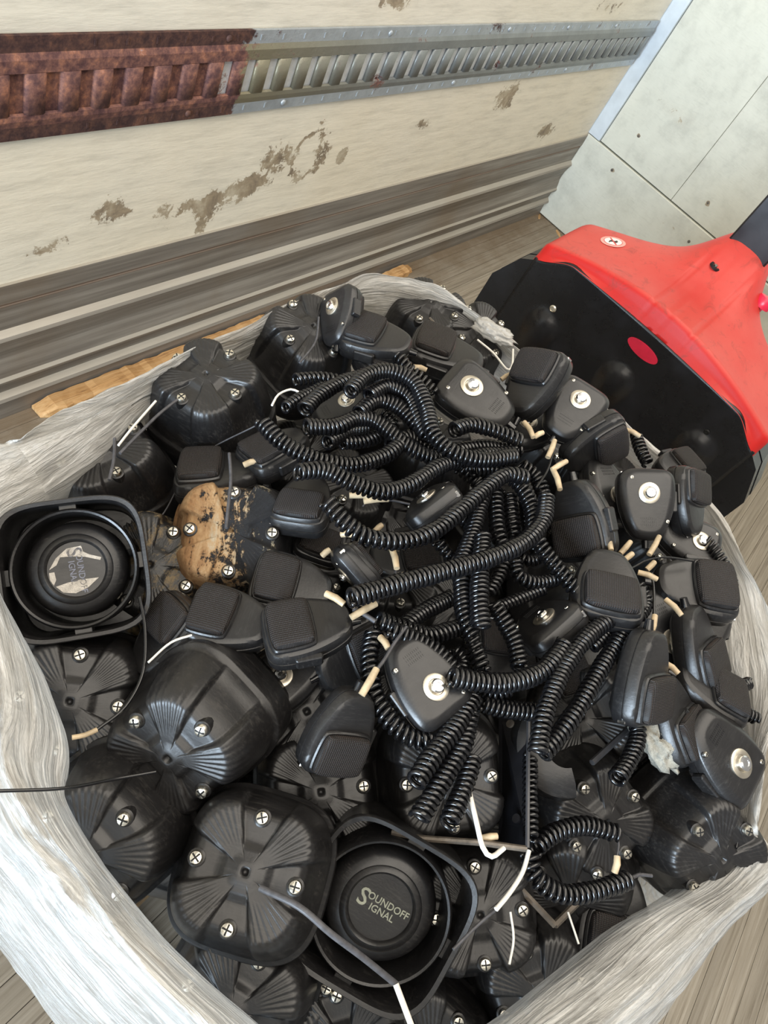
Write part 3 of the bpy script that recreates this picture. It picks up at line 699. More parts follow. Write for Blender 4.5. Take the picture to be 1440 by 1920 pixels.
GS = 'black horn speakers showing their backs'
def speaker_back(px, py, z, phi, n2, label, mat='plastic', s=1.0, group=GS):
    O = orient(n2, phi)
    mw = Matrix.Translation(at(px, py, z)) @ O @ Matrix.Scale(s, 4)
    e = empty('horn_speaker', mw, label, 'speaker', group)
    obj('housing', DM[mat], e)
    for k in range(4):
        a = k * PI / 2
        obj('screw', SCR, e, Matrix.Translation((0.0425 * math.cos(a), 0.0425 * math.sin(a), 0.0625)) @ Matrix.Rotation(a * 1.3, 4, 'Z'))
    return e
SB = [
 (372, 1352, .700, 42, (-.16, -.22), 'black horn speaker with pale bluish hub, back up, left below the cluster of mesh microphones'),
 (475, 1632, .690, 75, (.06, .42), 'large black horn speaker, back up, overlapping the open lettered speaker at the bottom'),
 (395, 768, .715, 58, (.12, .50), 'black horn speaker, back up, by the upper left film with grey strap below'),
 (560, 668, .715, 40, (.40, .42), 'black horn speaker tilted to the left at the back rim of the film'),
 (208, 893, .655, 40, (.10, .50), 'dark horn speaker partly under film, behind the open speaker at left'),
 (205, 1548, .655, 42, (.05, .05), 'horn speaker tucked against the left film edge under a thin black wire'),
 (822, 1452, .690, 5, (.10, .25), 'horn speaker lying under three bunched coiled cord ends'),
 (1285, 1560, .700, 40, (.20, -.02), 'horn speaker at the right film edge beneath the lowest microphone'),
 (1085, 1508, .665, 33, (.20, .10), 'horn speaker right of the black steel bracket, above the looped cord'),
 (1065, 1625, .625, 50, (-.20, -.10), 'ribbed horn speaker inside the loop of the lower right coiled cord'),
 (880, 1690, .635, 5, (.05, .30), 'horn speaker right of the open lettered speaker under a white wire end'),
 (600, 1478, .630, 95, (.10, .30), 'dark horn speaker behind the large bottom speaker and the leaning microphone'),
 (445, 1862, .600, 60, (.10, .35), 'shadowed horn speaker at the bottom film edge below the large speaker'),
 (150, 1310, .635, 80, (.25, .20), 'shadowed horn speaker directly below the open speaker at left'),
 (790, 622, .690, 60, (.20, .50), 'horn speaker in shadow under the back rim of the film'),
 (1100, 1350, .675, 20, (-.35, .30), 'tilted ribbed horn speaker under the two long cords at right'),
 (1215, 1450, .640, 10, (-.15, .45), 'smooth dark horn speaker below the dusty microphone at right'),
 (575, 1345, .640, 30, (.10, .35), 'shadowed horn speaker left of the leaning microphone'),
 (990, 1835, .590, 20, (.05, .30), 'shadowed horn speaker by the lower right film edge'),
 (650, 1925, .560, 15, (.05, .35), 'deeply shadowed horn speaker below the rim of the lettered open speaker'),
 (790, 1945, .550, 50, (.10, .30), 'deeply shadowed horn speaker at the very bottom beside the bright white wire end'),
 (870, 660, .690, 30, (.35, .35), 'curved dark horn speaker behind the washer backed microphone at the back'),
]
for a in SB: speaker_back(*a)
speaker_back(440, 1018, .700, 87, (.14, .24), 'horn speaker caked with orange brown mud in the middle left', 'mud', 1.0)
speaker_back(292, 1085, .650, 60, (.20, .30), 'dirt spattered horn speaker wedged between open speaker and muddy one', 'dirt', 1.0)
# the layer below: same speakers, seen only in slivers
rnd = random.Random(11)
for iy in range(5):
    for ix in range(6):
        x = -2.90 + ix * 0.150; y = -0.66 - iy * 0.158
        if not inside_bag(x, y, 0.06): continue
        mw = Matrix.Translation((x + rnd.uniform(-.015, .015), y + rnd.uniform(-.015, .015), 0.535 + rnd.uniform(-.02, .02))) @ Matrix.Rotation(rnd.uniform(0, 3), 4, 'Z') @ Matrix.Rotation(rnd.uniform(-.35, .35), 4, 'X') @ Matrix.Rotation(rnd.uniform(-.35, .35), 4, 'Y')
        e = empty('horn_speaker', mw, 'black horn speaker buried in shadow beneath the top layer of the pile', 'speaker', 'speakers buried under the pile')
        obj('housing', DM['plastic'], e)
        for k in range(4):
            a = k * PI / 2; obj('screw', SCR, e, Matrix.Translation((0.0425 * math.cos(a), 0.0425 * math.sin(a), 0.0625)))
for (px, py, z, a) in ((1010, 870, .735, 20), (1110, 935, .735, 50), (1195, 1050, .725, 10), (1265, 1000, .72, 30), (1290, 1180, .70, 60), (1180, 1260, .70, 20), (1050, 1120, .69, 40), (940, 980, .70, 10), (800, 880, .70, 30), (700, 800, .69, 60), (640, 950, .66, 15), (730, 1120, .65, 45), (1290, 1340, .69, 15), (1340, 1450, .68, 40),
                       (700, 1905, .56, 20), (830, 1930, .57, 50), (960, 1905, .55, 0), (560, 1900, .55, 70), (1120, 1760, .55, 35), (1210, 1640, .60, 10), (940, 760, .72, 35), (1050, 840, .72, 5), (640, 620, .72, 0), (480, 700, .66, 30)):
    if not inside_bag(at(px, py, z - 0.07).x, at(px, py, z - 0.07).y, 0.045): continue
    e = empty('horn_speaker', Matrix.Translation(at(px, py, z - 0.07)) @ Matrix.Rotation(math.radians(a), 4, 'Z') @ Matrix.Rotation(rnd.uniform(-.25, .25), 4, 'X'), 'black horn speaker buried in shadow beneath the top layer of the pile', 'speaker', 'speakers buried under the pile')
    obj('housing', DM['plastic'], e)
    for k in range(4):
        aa = k * PI / 2; obj('screw', SCR, e, Matrix.Translation((0.0425 * math.cos(aa), 0.0425 * math.sin(aa), 0.0625)))
# open, front facing speakers
def front_meshes():
    N = 96
    def rg(s_, z, nn=4.2): return [(sq(2 * PI * j / N, A0 * 1.08 * s_, nn) * math.cos(2 * PI * j / N), sq(2 * PI * j / N, A0 * 1.08 * s_, nn) * math.sin(2 * PI * j / N), z) for j in range(N)]
    sh = MB().loft([rg(.70, -.085), rg(.86, -.080), rg(.93, -.060), rg(.955, -.030), rg(.985, -.006), rg(1.0, -.002), rg(1.0, .0015), rg(.985, .003), rg(.935, .002), rg(.918, -.003), rg(.905, -.040), rg(.90, -.073)], True, True)
    rn = MB().lathe([(0.0560, -0.072), (0.0570, -0.010), (0.0580, -0.004), (0.0600, -0.003), (0.0620, -0.006), (0.0615, -0.072)], 72, cap=False)
    pg = MB().lathe([(0.0505, -0.072), (0.0498, -0.026), (0.0465, -0.019), (0.042, -0.015), (0.0365, -0.0135), (0.0358, -0.0145), (0.0350, -0.0135), (0.0310, -0.0120), (0.0290, -0.0135), (0.0282, -0.0165), (0.001, -0.0165)], 72)
    stv = MB()
    for k in range(4):
        a = k * PI / 2 + PI / 2
        b = MB().box((0.0560, -0.0085, -0.030), (0.0690, 0.0085, -0.006), 0.001); b.xf(Matrix.Rotation(a, 4, 'Z')); stv.add(b.v, b.f)
    return sh.mesh('shell', M['plastic'], 50), rn.mesh('horn_ring', M['plastic'], 50), pg.mesh('centre_plug', M['plastic'], 40), MB().box((0.0605, -0.0085, -0.030), (0.0690, 0.0085, -0.009), 0.001).mesh('strut', M['plastic'], 30)
FMs = front_meshes()
def speaker_front(px, py, z, ang, n2, label, lit, lang, s=1.0):
    mw = Matrix.Translation(at(px, py, z)) @ orient(n2, ang) @ Matrix.Scale(s, 4)
    e = empty('horn_speaker', mw, label, 'speaker')
    obj('shell', FMs[0], e); obj('horn_ring', FMs[1], e); pg = obj('centre_plug', FMs[2], e)
    for k in range(4): obj('strut', FMs[3], e, Matrix.Rotation(k * PI / 2, 4, 'Z'))
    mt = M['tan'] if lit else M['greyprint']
    L = Matrix.Rotation(math.radians(lang), 4, 'Z')
    for body, size, x, y in (('S', 0.0215, -0.0175, 0.0), ('OUNDOFF', 0.0088, 0.0055, 0.0042), ('IGNAL', 0.0088, 0.0030, -0.0040)):
        me_ = text_mesh(body, size, mt, bold=0.00022 if body == 'S' else 0.0001)
        o = obj('lettering', me_, pg, L @ Matrix.Translation((x, y, -0.0160)))
        if body != 'S': o.scale = (0.95, 1, 1)
    return e, pg
e1, pg1 = speaker_front(139, 1066, .748, 98, (.26, .10), 'open black horn speaker facing up with torn foil label, left edge of the pile', False, -88, .93)
e1['group'] = 'open horn speakers facing up'
# torn remains of a foil label on the plug
foil = plain('silvery_label_foil', (0.40, 0.37, 0.33), 0.36, 0.3, 0.3, 120, 0.5, 0.001)
for pts in ([(-.026, -.001), (-.020, .011), (-.010, .021), (.004, .024), (.006, .018), (.012, .015), (.024, .012), (.023, .009), (.008, .0125), (-.006, .013), (-.016, .012), (-.019, .004)],
            [(-.026, -.004), (-.021, -.003), (-.019, -.011), (-.021, -.017), (-.025, -.011)],
            [(-.019, -.018), (-.008, -.014), (.004, -.011), (.022, -.009), (.012, -.019), (.000, -.025), (-.012, -.024)]):
    o = MB().prism(pts, 2, -0.0166, -0.0158).xf(Matrix.Rotation(math.radians(-90 + 90), 4, 'Z')).build('torn_label', foil, pg1, 0); o.matrix_local = Matrix.Rotation(math.radians(-8), 4, 'Z')
e2, pg2 = speaker_front(714, 1716, .705, 60, (.02, .10), 'open black horn speaker facing up with tan printed lettering, bottom of the pile', True, 0, 1.06)
e2['group'] = 'open horn speakers facing up'
for o in e1.children_recursive:
    if o.name.startswith('lettering'): pass

# ---------------------------------------------------------------- microphones
def smooth_poly(p, it=3):
    for _ in range(it):
        q_ = []
        for i in range(len(p)):
            a, b = p[i], p[(i + 1) % len(p)]
            q_ += [(a[0] * .75 + b[0] * .25, a[1] * .75 + b[1] * .25), (a[0] * .25 + b[0] * .75, a[1] * .25 + b[1] * .75)]
        p = q_
    return p
half = [(.014, .0475), (.028, .0460), (.0360, .038), (.0375, .023), (.0370, .009), (.0345, -.007), (.0275, -.027), (.0185, -.042), (.009, -.0465)]
MO = smooth_poly([(x, y) for x, y in half] + [(-x, y) for x, y in reversed(half)], 2)
def off(p, d, cy=0.004):
    out = []
    for x, y in p:
        r = math.hypot(x, y - cy); k = (r - d) / r; out.append((x * k, cy + (y - cy) * k))
    return out
def lay(z, d, p=MO): return [(x, y, z) for x, y in off(p, d)]
def mic_meshes():
    body = MB().loft([lay(-.0175, .012), lay(-.0172, .009), lay(-.0120, .0012), lay(-.0105, .0003), lay(-.0012, 0), lay(-.0008, .0013), lay(.0002, .0013), lay(.0006, .0002), lay(.0070, .0008), lay(.0105, .0026), lay(.0125, .0065), lay(.0128, .009)])
    bm = body.mesh('body', M['mic'], 35)
    gp = smooth_poly([(-.027, .0415), (.027, .0415), (.0295, .030), (.0280, -.0005), (.022, -.0045), (-.022, -.0045), (-.0280, -.0005), (-.0295, .030)], 2)
    def gl(z, d): return [(x, y, z) for x, y in off(gp, d, .019)]
    fr = MB().loft([gl(.0095, -.0028), gl(.0150, -.0022), gl(.0165, -.0008), gl(.0165, .0002), gl(.0155, .0004), gl(.0155, .0012), gl(.0205, .0014), gl(.0215, .0024), gl(.0215, .003)])
    fm_ = fr.mesh('grille_frame', M['mic'], 35)
    gr = MB().loft([gl(.0170, .0006), gl(.0215, .0009), gl(.0232, .0028), gl(.0240, .006), gl(.0243, .012)])
    gm = gr.mesh('grille', M['grille'], 50)
    ptt = MB().box((-.0405, -.008, -.0075), (-.0335, .020, .0065), .002); ptt2 = ptt.mesh('talk_button', M['mic'], 30)
    clip = MB().box((.028, .0365, -.006), (.0330, .0435, .002), .0008).mesh('latch', M['chrome'], 20)
    ws_ = MB().lathe([(.0140, 0), (.0140, .0012), (.0132, .0018), (.0085, .0018), (.0078, .0008), (.001, .0008)], 32).mesh('washer', M['washer'], 40)
    st = MB().lathe([(.0045, 0), (.0045, .0035), (.0070, .0040), (.0072, .0060), (.0058, .0075), (.0030, .0078), (.0026, .0070), (.0005, .0070)], 24).mesh('button_screw', M['chrome'], 40)
    rel = MB().tube([(0, -.043, -.002), (0, -.051, -.002), (0, -.056, -.002)], [.0055, .0045, .004], 12).mesh('strain_relief', M['cord'], 40)
    tx = MB()
    for r_ in range(3):
        for k in range(9):
            x = -.010 + k * .0024; y = -.020 - r_ * .0042
            tx.box((x, y, -.0178), (x + .0016, y + .0024, -.0172))
    txm = tx.mesh('embossed_mark', M['mic'], 0)
    return bm, fm_, gm, ptt2, clip, ws_, st, rel, txm
MM = mic_meshes()
GM = 'hand microphones heaped on the speakers'
def mic(px, py, z, ang, face, n2, label, s=1.0):
    s *= 0.91 if (px < 700 or (px < 950 and py > 1150)) else 0.99
    O = orient(n2, ang)
    if face == 'b': O = O @ Matrix.Rotation(PI, 4, 'Y')
    e = empty('microphone', Matrix.Translation(at(px, py, z)) @ O @ Matrix.Scale(s, 4), label, 'microphone', GM)
    obj('body', MM[0], e); obj('talk_button', MM[3], e); obj('strain_relief', MM[7], e)
    fr = obj('grille_frame', MM[1], e); obj('grille', MM[2], fr)['label'] = 'brown black mesh grille'
    obj('embossed_mark', MM[8], e)['kind'] = 'stuff'
    F_ = Matrix.Rotation(PI, 4, 'Y')
    wsh = obj('washer', MM[5], e, Matrix.Translation((0, .014, -.0174)) @ F_); wsh['label'] = 'round satin metal washer'
    obj('button_screw', MM[6], wsh, Matrix.Identity(4))
    for x, y, z_ in ((.022, .034, -.0160), (-.024, -.022, -.0145)): obj('screw', SCR_S, e, Matrix.Translation((x, y, z_)) @ F_)
    obj('latch', MM[4], e)
    return e
MICS = [
 (570, 945, .775, 262, 'g', (.02, .72), 'microphone with brown mesh grille beside the muddy speaker, coiled cord leaving its right side', .97),
 (548, 1100, .755, 168, 'g', (.16, .45), 'mesh faced microphone lying topmost at the right foot of the muddy speaker'),
 (432, 1165, .750, 163, 'g', (.10, .60), 'leftmost mesh faced microphone of the cluster of three, over the speaker below the muddy one'),
 (578, 1180, .785, 200, 'g', (.05, .68), 'large mesh faced microphone in front of the cluster of three, tip to the right', 1.02),
 (545, 1262, .715, 222, 'b', (.10, .50), 'bluish black microphone turned face down beneath the large mesh faced one', .97),
 (662, 1062, .780, 40, 'b', (-.74, -.65), 'pale lit microphone standing on its tip, end towards camera, above the long cord', .85),
 (607, 1005, .735, 250, 'g', (.20, .50), 'small half hidden microphone just below the brown grille one beside mud', .85),
 (518, 848, .765, 235, 'g', (-.10, .75), 'microphone under the far left end of the coiled cords', .98),
 (412, 892, .735, 190, 'g', (.00, .80), 'dark microphone on its side between the upper left speaker and the muddy speaker', 1.15),
 (638, 598, .800, 100, 'b', (-.72, .20), 'microphone standing on edge against the back rim of the film', .95),
 (708, 640, .805, 155, 'g', (.08, .62), 'microphone with dark ribbed grille right of the one on edge at the back', 1.0),
 (728, 695, .785, 120, 'g', (.25, .50), 'microphone half buried under the top arch of coiled cord', .95),
 (836, 668, .775, 160, 'g', (.25, .65), 'dark microphone on its side behind the washer backed one at the back', 1.2),
 (893, 752, .815, 140, 'b', (.22, .38), 'face down microphone with round washer, leftmost of the washer backed ones at the back', 1.12),
 (1000, 722, .835, 68, 'g', (-.62, .38), 'upright microphone leaning between two washer backed ones near the pallet truck', 1.1),
 (1070, 775, .825, 55, 'b', (.08, .35), 'face down microphone with washer nearest to the black truck plate', 1.05),
 (1112, 835, .815, 25, 'g', (.38, -.62), 'microphone on its side below the washer backed one by the truck plate', 1.05),
 (1088, 975, .815, 285, 'g', (-.70, -.05), 'microphone tilted left, grille in shadow, at the right end of the cord tangle', 1.1),
 (1135, 925, .785, 275, 'b', (.45, .45), 'dark microphone behind the one tilted left beside the cord tangle', 1.1),
 (1208, 948, .825, 88, 'b', (.02, .12), 'face down microphone with washer, head up, right of the tilted one', 1.02),
 (1288, 942, .820, 80, 'g', (.72, .08), 'microphone on edge with brown grille facing the floor boards at right', 1.05),
 (1268, 878, .800, 30, 'g', (.30, .62), 'microphone with dark brown grille touching the lower edge of the truck plate', .85),
 (1285, 1015, .785, 335, 'b', (.20, .40), 'microphone lying low under the one on edge at right', 1.0),
 (1137, 1102, .830, 258, 'g', (.10, .66), 'microphone with smooth dark grille on top of the heap, right of centre', 1.1),
 (1300, 1103, .810, 352, 'g', (.12, .52), 'microphone with wide brown grille pointing right at the film edge', 1.15),
 (1238, 1185, .770, 290, 'b', (.12, .30), 'face down microphone with washer half covered by a cream sleeve', 1.15),
 (1207, 1268, .825, 262, 'g', (.72, -.10), 'microphone on its side with grille to the right, hanging over two cords at right', 1.12),
 (1305, 1212, .800, 285, 'g', (.72, .15), 'narrow side of a microphone below the wide brown grille one', 1.1),
 (1328, 1298, .790, 335, 'g', (.40, .66), 'microphone on its side against the right film above the short cord loop', 1.0),
 (1262, 1345, .785, 292, 'g', (.68, .25), 'microphone resting on a clump of grey lint', 1.05),
 (1345, 1412, .785, 312, 'b', (.42, .30), 'lowest face down microphone with washer at the right film edge', 1.15),
 (1325, 1172, .775, 60, 'b', (.30, .40), 'small dark washer backed microphone hidden behind two others at the right film', .8),
 (1027, 1175, .785, 309, 'b', (-.61, .785), 'shiny microphone standing on edge in the middle right, seams across it', 1.0),
 (640, 1370, .775, 252, 'g', (.48, -.30), 'microphone leaning upright with grille at its lower end, pale sleeve above it', .98),
 (790, 1275, .800, 300, 'b', (.30, .45), 'face down microphone with washer in the lower middle between coiled cords', 1.05),
 (655, 1235, .735, 20, 'g', (.58, .12), 'bluish microphone tucked behind the pale sleeve, grille facing right', 1.0),
 (812, 950, .805, 307, 'b', (-.60, .79), 'microphone with bright latches enclosed by coiled cords in the upper middle', .92),
 (1085, 1248, .720, 200, 'g', (.10, .30), 'dark microphone deep between the two long cords at right', 1.0),
 (1148, 1722, .660, 255, 'g', (.12, .40), 'large dark grille microphone by the lower right film edge', 1.15),
 (928, 1225, .715, 80, 'g', (.35, .40), 'shadowed microphone beneath the hanging cords in the centre', .95),
 (312, 1195, .715, 60, 'g', (-.50, .45), 'ribbed dark microphone edge between the dirty speaker and the leftmost mesh faced one', 1.0),
 (640, 770, .745, 30, 'b', (-.20, .50), 'dark microphone buried inside the upper cord tangle', .9),
 (760, 1045, .700, 10, 'g', (.00, .50), 'dark microphone deep below the long diagonal cord', 1.0),
 (1000, 800, .760, 200, 'b', (.10, .50), 'dark microphone under the tangle next to the tan sleeve at the back', 1.0),
]
for a in MICS: mic(*a)

# ---------------------------------------------------------------- coiled cords
def coil(path, name, R=0.0078, r=0.0024, pitch=0.0050, nseg=13, nr=6):
    pitch *= 1.14; R -= 0.0002
    pts = resample(spline(path, 0.002), 0.001)
    if len(pts) < 8: return None
    fr = frames(pts); L = len(pts) * 0.001; turns = L / pitch; N = int(turns * nseg)
    hp = []; wob = random.uniform(0, 9)
    for i in range(N + 1):
        s = i / N * (len(pts) - 1); k = min(int(s), len(pts) - 2); t = s - k
        p = fr[k][0].lerp(fr[k + 1][0], t); a = fr[k][2].lerp(fr[k + 1][2], t); b = fr[k][3].lerp(fr[k + 1][3], t); tg = fr[k][1]
        ph = 2 * PI * i / nseg + 0.6 * math.sin(i * 0.011 + wob)
        RR = R * (1 + 0.05 * math.sin(i * 0.07 + wob))
        hp.append(p + (a * math.cos(ph) + b * math.sin(ph)) * RR + tg * 0.0008 * math.sin(ph + wob))
    m = MB().tube(hp, r, nr); me_ = m.mesh(name, M['cord'], 180); return me_
GCC = 'coiled microphone cords'
Zc = .80
def cord(pts, z, label, **kw):
    path = []
    for i, p in enumerate(pts):
        zz = p[2] if len(p) > 2 else z
        path.append(at(p[0], p[1], zz))
    me_ = coil(path, 'coiled_cord', **kw)
    if me_: tag(obj('coiled_cord', me_), label, 'cord', GCC)
CORDS = [
 ([(490, 790), (530, 830), (590, 860), (660, 872), (720, 855), (752, 832)], .820, 'coiled cord sweeping from the far left tip in a low bowl through the upper tangle', {}),
 ([(555, 885), (610, 882), (660, 905), (715, 922), (770, 908), (830, 872), (900, 855), (965, 850)], .835, 'long coiled cord running from above the brown grille microphone to the knot at right', {}),
 ([(572, 800), (630, 800), (668, 785), (705, 790), (750, 825), (790, 850), (850, 870)], .822, 'coiled cord with a smooth tight left end in the middle of the upper tangle', dict(pitch=.0046)),
 ([(655, 735), (685, 705), (730, 695), (775, 715), (800, 765), (812, 812), (850, 848), (905, 862), (965, 855)], .848, 'topmost arch of coiled cord over the upper tangle', {}),
 ([(690, 742), (730, 725), (768, 745), (785, 785), (800, 820)], .832, 'second arch of coiled cord just inside the topmost arch', dict(pitch=.0046)),
 ([(670, 775), (705, 752), (745, 762), (780, 795), (815, 830), (850, 845)], .826, 'third arch of coiled cord inside the upper tangle', {}),
 ([(552, 712), (600, 708), (650, 716), (690, 712)], .795, 'short coiled cord along the foot of the tilted speaker at the back', dict(R=.0062, pitch=.0058)),
 ([(570, 768), (600, 740), (640, 718), (690, 702)], .812, 'coiled cord rising from bare wire ends to the topmost arch', {}),
 ([(533, 765), (570, 742), (610, 722)], .790, 'thin coiled cord beside the bare looped wire at the upper left', dict(R=.006)),
 ([(850, 806), (885, 797), (930, 808), (978, 828)], .845, 'short coiled cord across the tail of the left washer backed microphone', dict(pitch=.0058)),
 ([(742, 662), (765, 690), (790, 712), (815, 738)], .815, 'coiled cord descending from the ribbed grille microphone at the back', dict(pitch=.0062, R=.007)),
 ([(612, 938), (645, 978), (690, 1008), (760, 1014), (815, 995), (865, 955), (915, 912), (950, 890), (985, 895)], .845, 'coiled cord in a long hanging curve from the brown grille microphone up to the right', dict(pitch=.0056)),
 ([(655, 1122), (735, 1098), (830, 1072), (920, 1046), (985, 1015), (1018, 975), (1025, 930)], .850, 'long straight diagonal coiled cord across the middle of the heap', dict(R=.0082)),
 ([(915, 900), (900, 950), (882, 1010), (862, 1058)], .815, 'coiled cord descending left of centre from the knot of the tangle', {}),
 ([(928, 915), (930, 960), (934, 1000), (945, 1030)], .812, 'coiled cord hanging straight down from the knot into the centre', dict(pitch=.0062)),
 ([(955, 925), (958, 965), (965, 1010)], .808, 'short coiled cord hanging just right of the centre strand', dict(pitch=.0062)),
 ([(905, 1002), (902, 1060), (898, 1120), (902, 1178)], .828, 'thick coiled cord hanging vertically in the centre with a blunt lower end', dict(R=.0085)),
 ([(866, 1070), (866, 1110), (872, 1160), (888, 1195)], .812, 'coiled cord vertical beside the blunt ended one at its left', {}),
 ([(1000, 985), (1015, 1025), (1045, 1065), (1080, 1108)], .822, 'coiled cord slanting down right toward the smooth grille microphone', dict(pitch=.0058)),
 ([(966, 1050), (972, 1080), (1005, 1092), (1045, 1085)], .806, 'small curled coiled cord below the knot, right of centre', dict(R=.0065)),
 ([(945, 1055), (932, 1085), (912, 1115)], .800, 'short coiled cord in shadow right of the blunt ended one', dict(R=.0065, pitch=.006)),
 ([(925, 1142), (960, 1128), (1020, 1104)], .798, 'thin dusty coiled cord pointing right above the shiny microphone on edge', dict(R=.0055)),
 ([(922, 1130), (945, 1165), (965, 1205), (975, 1255)], .812, 'coiled cord curving down beside the shiny microphone on edge', {}),
 ([(878, 1185), (893, 1220), (905, 1262)], .800, 'coiled cord dropping from the centre towards the lower horizontal cord', dict(pitch=.006)),
 ([(708, 1162), (755, 1178), (800, 1192), (845, 1182), (872, 1172)], .800, 'coiled cord lying behind the lower middle washer backed microphone, upper of two', {}),
 ([(730, 1180), (780, 1200), (820, 1225), (855, 1262)], .812, 'coiled cord passing over the corner of the lower middle washer backed microphone', {}),
 ([(843, 1268), (895, 1278), (955, 1280), (1010, 1262), (1040, 1235), (1060, 1205)], .828, 'thick horizontal coiled cord right of the lower middle washer backed microphone', dict(R=.0084)),
 ([(1188, 1118), (1150, 1155), (1105, 1190), (1065, 1240), (1035, 1300), (1018, 1350), (1008, 1412)], .832, 'long coiled cord running down left from the smooth grille microphone', {}),
 ([(1195, 1140), (1165, 1190), (1125, 1255), (1085, 1325), (1050, 1375), (1018, 1412)], .822, 'long coiled cord parallel to its neighbour and nearer the right side microphones', dict(pitch=.0056)),
 ([(702, 1185), (692, 1235), (702, 1300), (735, 1355), (775, 1385), (812, 1388)], .790, 'coiled cord hanging around the left of the lower middle washer backed microphone', dict(pitch=.0056)),
 ([(888, 1305), (855, 1360), (815, 1412), (778, 1468)], .805, 'leftmost of the three bunched coiled cord ends over a speaker', dict(R=.0082)),
 ([(882, 1335), (868, 1395), (830, 1460), (785, 1535)], .800, 'middle one of the three bunched coiled cord ends over a speaker', {}),
 ([(886, 1418), (868, 1480), (840, 1545)], .792, 'rightmost of the three bunched coiled cord ends over a speaker', {}),
 ([(900, 1318), (950, 1330), (1010, 1335)], .795, 'coiled cord under the thick horizontal one, ending at the long parallel pair', {}),
 ([(742, 1188), (790, 1150), (848, 1120)], .790, 'matt coiled cord in shadow below the long diagonal one', dict(pitch=.0044)),
 ([(994, 1418), (994, 1500), (996, 1575)], .765, 'thin coiled cord running down along the black steel bracket', dict(R=.0060)),
 ([(1002, 1592), (1040, 1562), (1095, 1548), (1155, 1562)], .755, 'upper half of the coiled cord loop at lower right', dict(pitch=.0056)),
 ([(992, 1600), (1005, 1645), (1050, 1675), (1110, 1672), (1180, 1648)], .755, 'lower half of the coiled cord loop at lower right', dict(pitch=.0056)),
 ([(1190, 1335), (1196, 1380), (1180, 1425), (1155, 1462)], .790, 'coiled cord hanging from the microphone with grille to the right', dict(pitch=.0052)),
 ([(1320, 1010), (1345, 1040), (1368, 1085), (1372, 1130)], .805, 'coiled cord curling round the outer side of the wide brown grille microphone', dict(pitch=.0058)),
 ([(1378, 1312), (1388, 1290), (1405, 1280)], .790, 'tiny coiled cord stub poking over the right film edge', dict(R=.006, pitch=.0044)),
 ([(1345, 1348), (1385, 1335), (1420, 1348)], .790, 'short coiled cord lying on the right film edge', dict(R=.0065, pitch=.0046)),
 ([(1192, 815), (1202, 845), (1215, 870)], .795, 'coiled cord bit in shadow beside the truck plate', dict(pitch=.006)),
 ([(1128, 885), (1142, 905), (1150, 930)], .790, 'coiled cord bit between the dark microphones near the truck plate', dict(R=.0065, pitch=.006)),
 ([(885, 880), (930, 882), (970, 905), (995, 950), (1000, 1000)], .828, 'coiled cord bending over the right shoulder of the knot', dict(pitch=.0058)),
 ([(975, 870), (1005, 895), (1022, 935)], .820, 'coiled cord outermost at the right of the knot', dict(pitch=.0058)),
 ([(820, 1015), (840, 1040), (858, 1055)], .790, 'coiled cord bit in shadow under the hanging curve', dict(R=.006, pitch=.006)),
 ([(862, 875), (895, 905), (910, 940)], .812, 'coiled cord crossing under the knot from the left', dict(pitch=.006)),
 ([(612, 830), (650, 808), (690, 800)], .808, 'tight smooth coiled cord end in the bowl of the upper tangle', dict(pitch=.0040)),
 ([(730, 835), (770, 820), (820, 850), (880, 880)], .815, 'coiled cord woven through the lower part of the upper tangle', {}),
 ([(820, 860), (870, 842), (920, 838), (975, 845)], .822, 'coiled cord on the right side of the upper tangle, above the long one', {}),
 ([(1180, 1160), (1140, 1185), (1110, 1215)], .812, 'coiled cord bit bridging the two long parallel cords', dict(R=.006)),
 ([(1195, 1095), (1212, 1130), (1195, 1160)], .810, 'coiled cord looping out beneath the smooth grille microphone', dict(R=.0065)),
 ([(890, 1285), (930, 1300), (958, 1290)], .800, 'short coiled cord visible below the thick horizontal one', dict(R=.0065)),
 ([(640, 830), (690, 825), (735, 800), (720, 770)], .800, 'coiled cord in the shadow between the arches', dict(R=.0068)),
 ([(960, 1030), (985, 1050), (1010, 1045), (1000, 1025)], .800, 'coiled cord curl with open end near the centre right', dict(R=.006)),
 ([(835, 905), (850, 950), (880, 985)], .795, 'coiled cord behind the microphone with bright latches', dict(R=.0068)),
 ([(985, 940), (990, 985), (1008, 1020)], .808, 'coiled cord hanging right of the centre under the diagonal one', dict(R=.0068, pitch=.006)),
 ([(850, 1215), (870, 1240), (862, 1265)], .785, 'coiled cord bit just above the left end of the horizontal one', dict(R=.006)),
]
for pts, z, lab, kw in CORDS: cord(pts, z, lab, **kw)

# ---------------------------------------------------------------- wires and straps
def wire(pts, z, r, mat, name, label, cat='wire', group=None, n=8):
    path = spline([at(p[0], p[1], p[2] if len(p) > 2 else z) for p in pts], 0.006)
    return tag(MB().tube(path, r, n).build(name, M[mat], None, 60), label, cat, group)
wire([(880, 1485), (892, 1535), (905, 1588), (922, 1606), (945, 1590)], .790, .0024, 'white_wire', 'wire', 'hooked white wire below the bunched cord ends')
wire([(992, 1595), (980, 1635), (955, 1675), (930, 1705)], .775, .0022, 'white_wire', 'wire', 'white wire end right of the hooked one, beside the bracket foot')
wire([(930, 1705), (895, 1735), (850, 1780)], .765, .0014, 'grey_strap', 'wire', 'thin grey wire continuing down left from the white wire end')
wire([(488, 1665, .765), (560, 1700, .785), (620, 1750, .785), (680, 1795, .775), (742, 1845, .760)], .77, .0028, 'grey_strap', 'wire', 'flat grey lead running from the large bottom speaker across the open lettered one')
wire([(742, 1845), (757, 1885), (772, 1925)], .762, .0026, 'white_wire', 'wire', 'bright white wire end at the bottom below the grey lead')
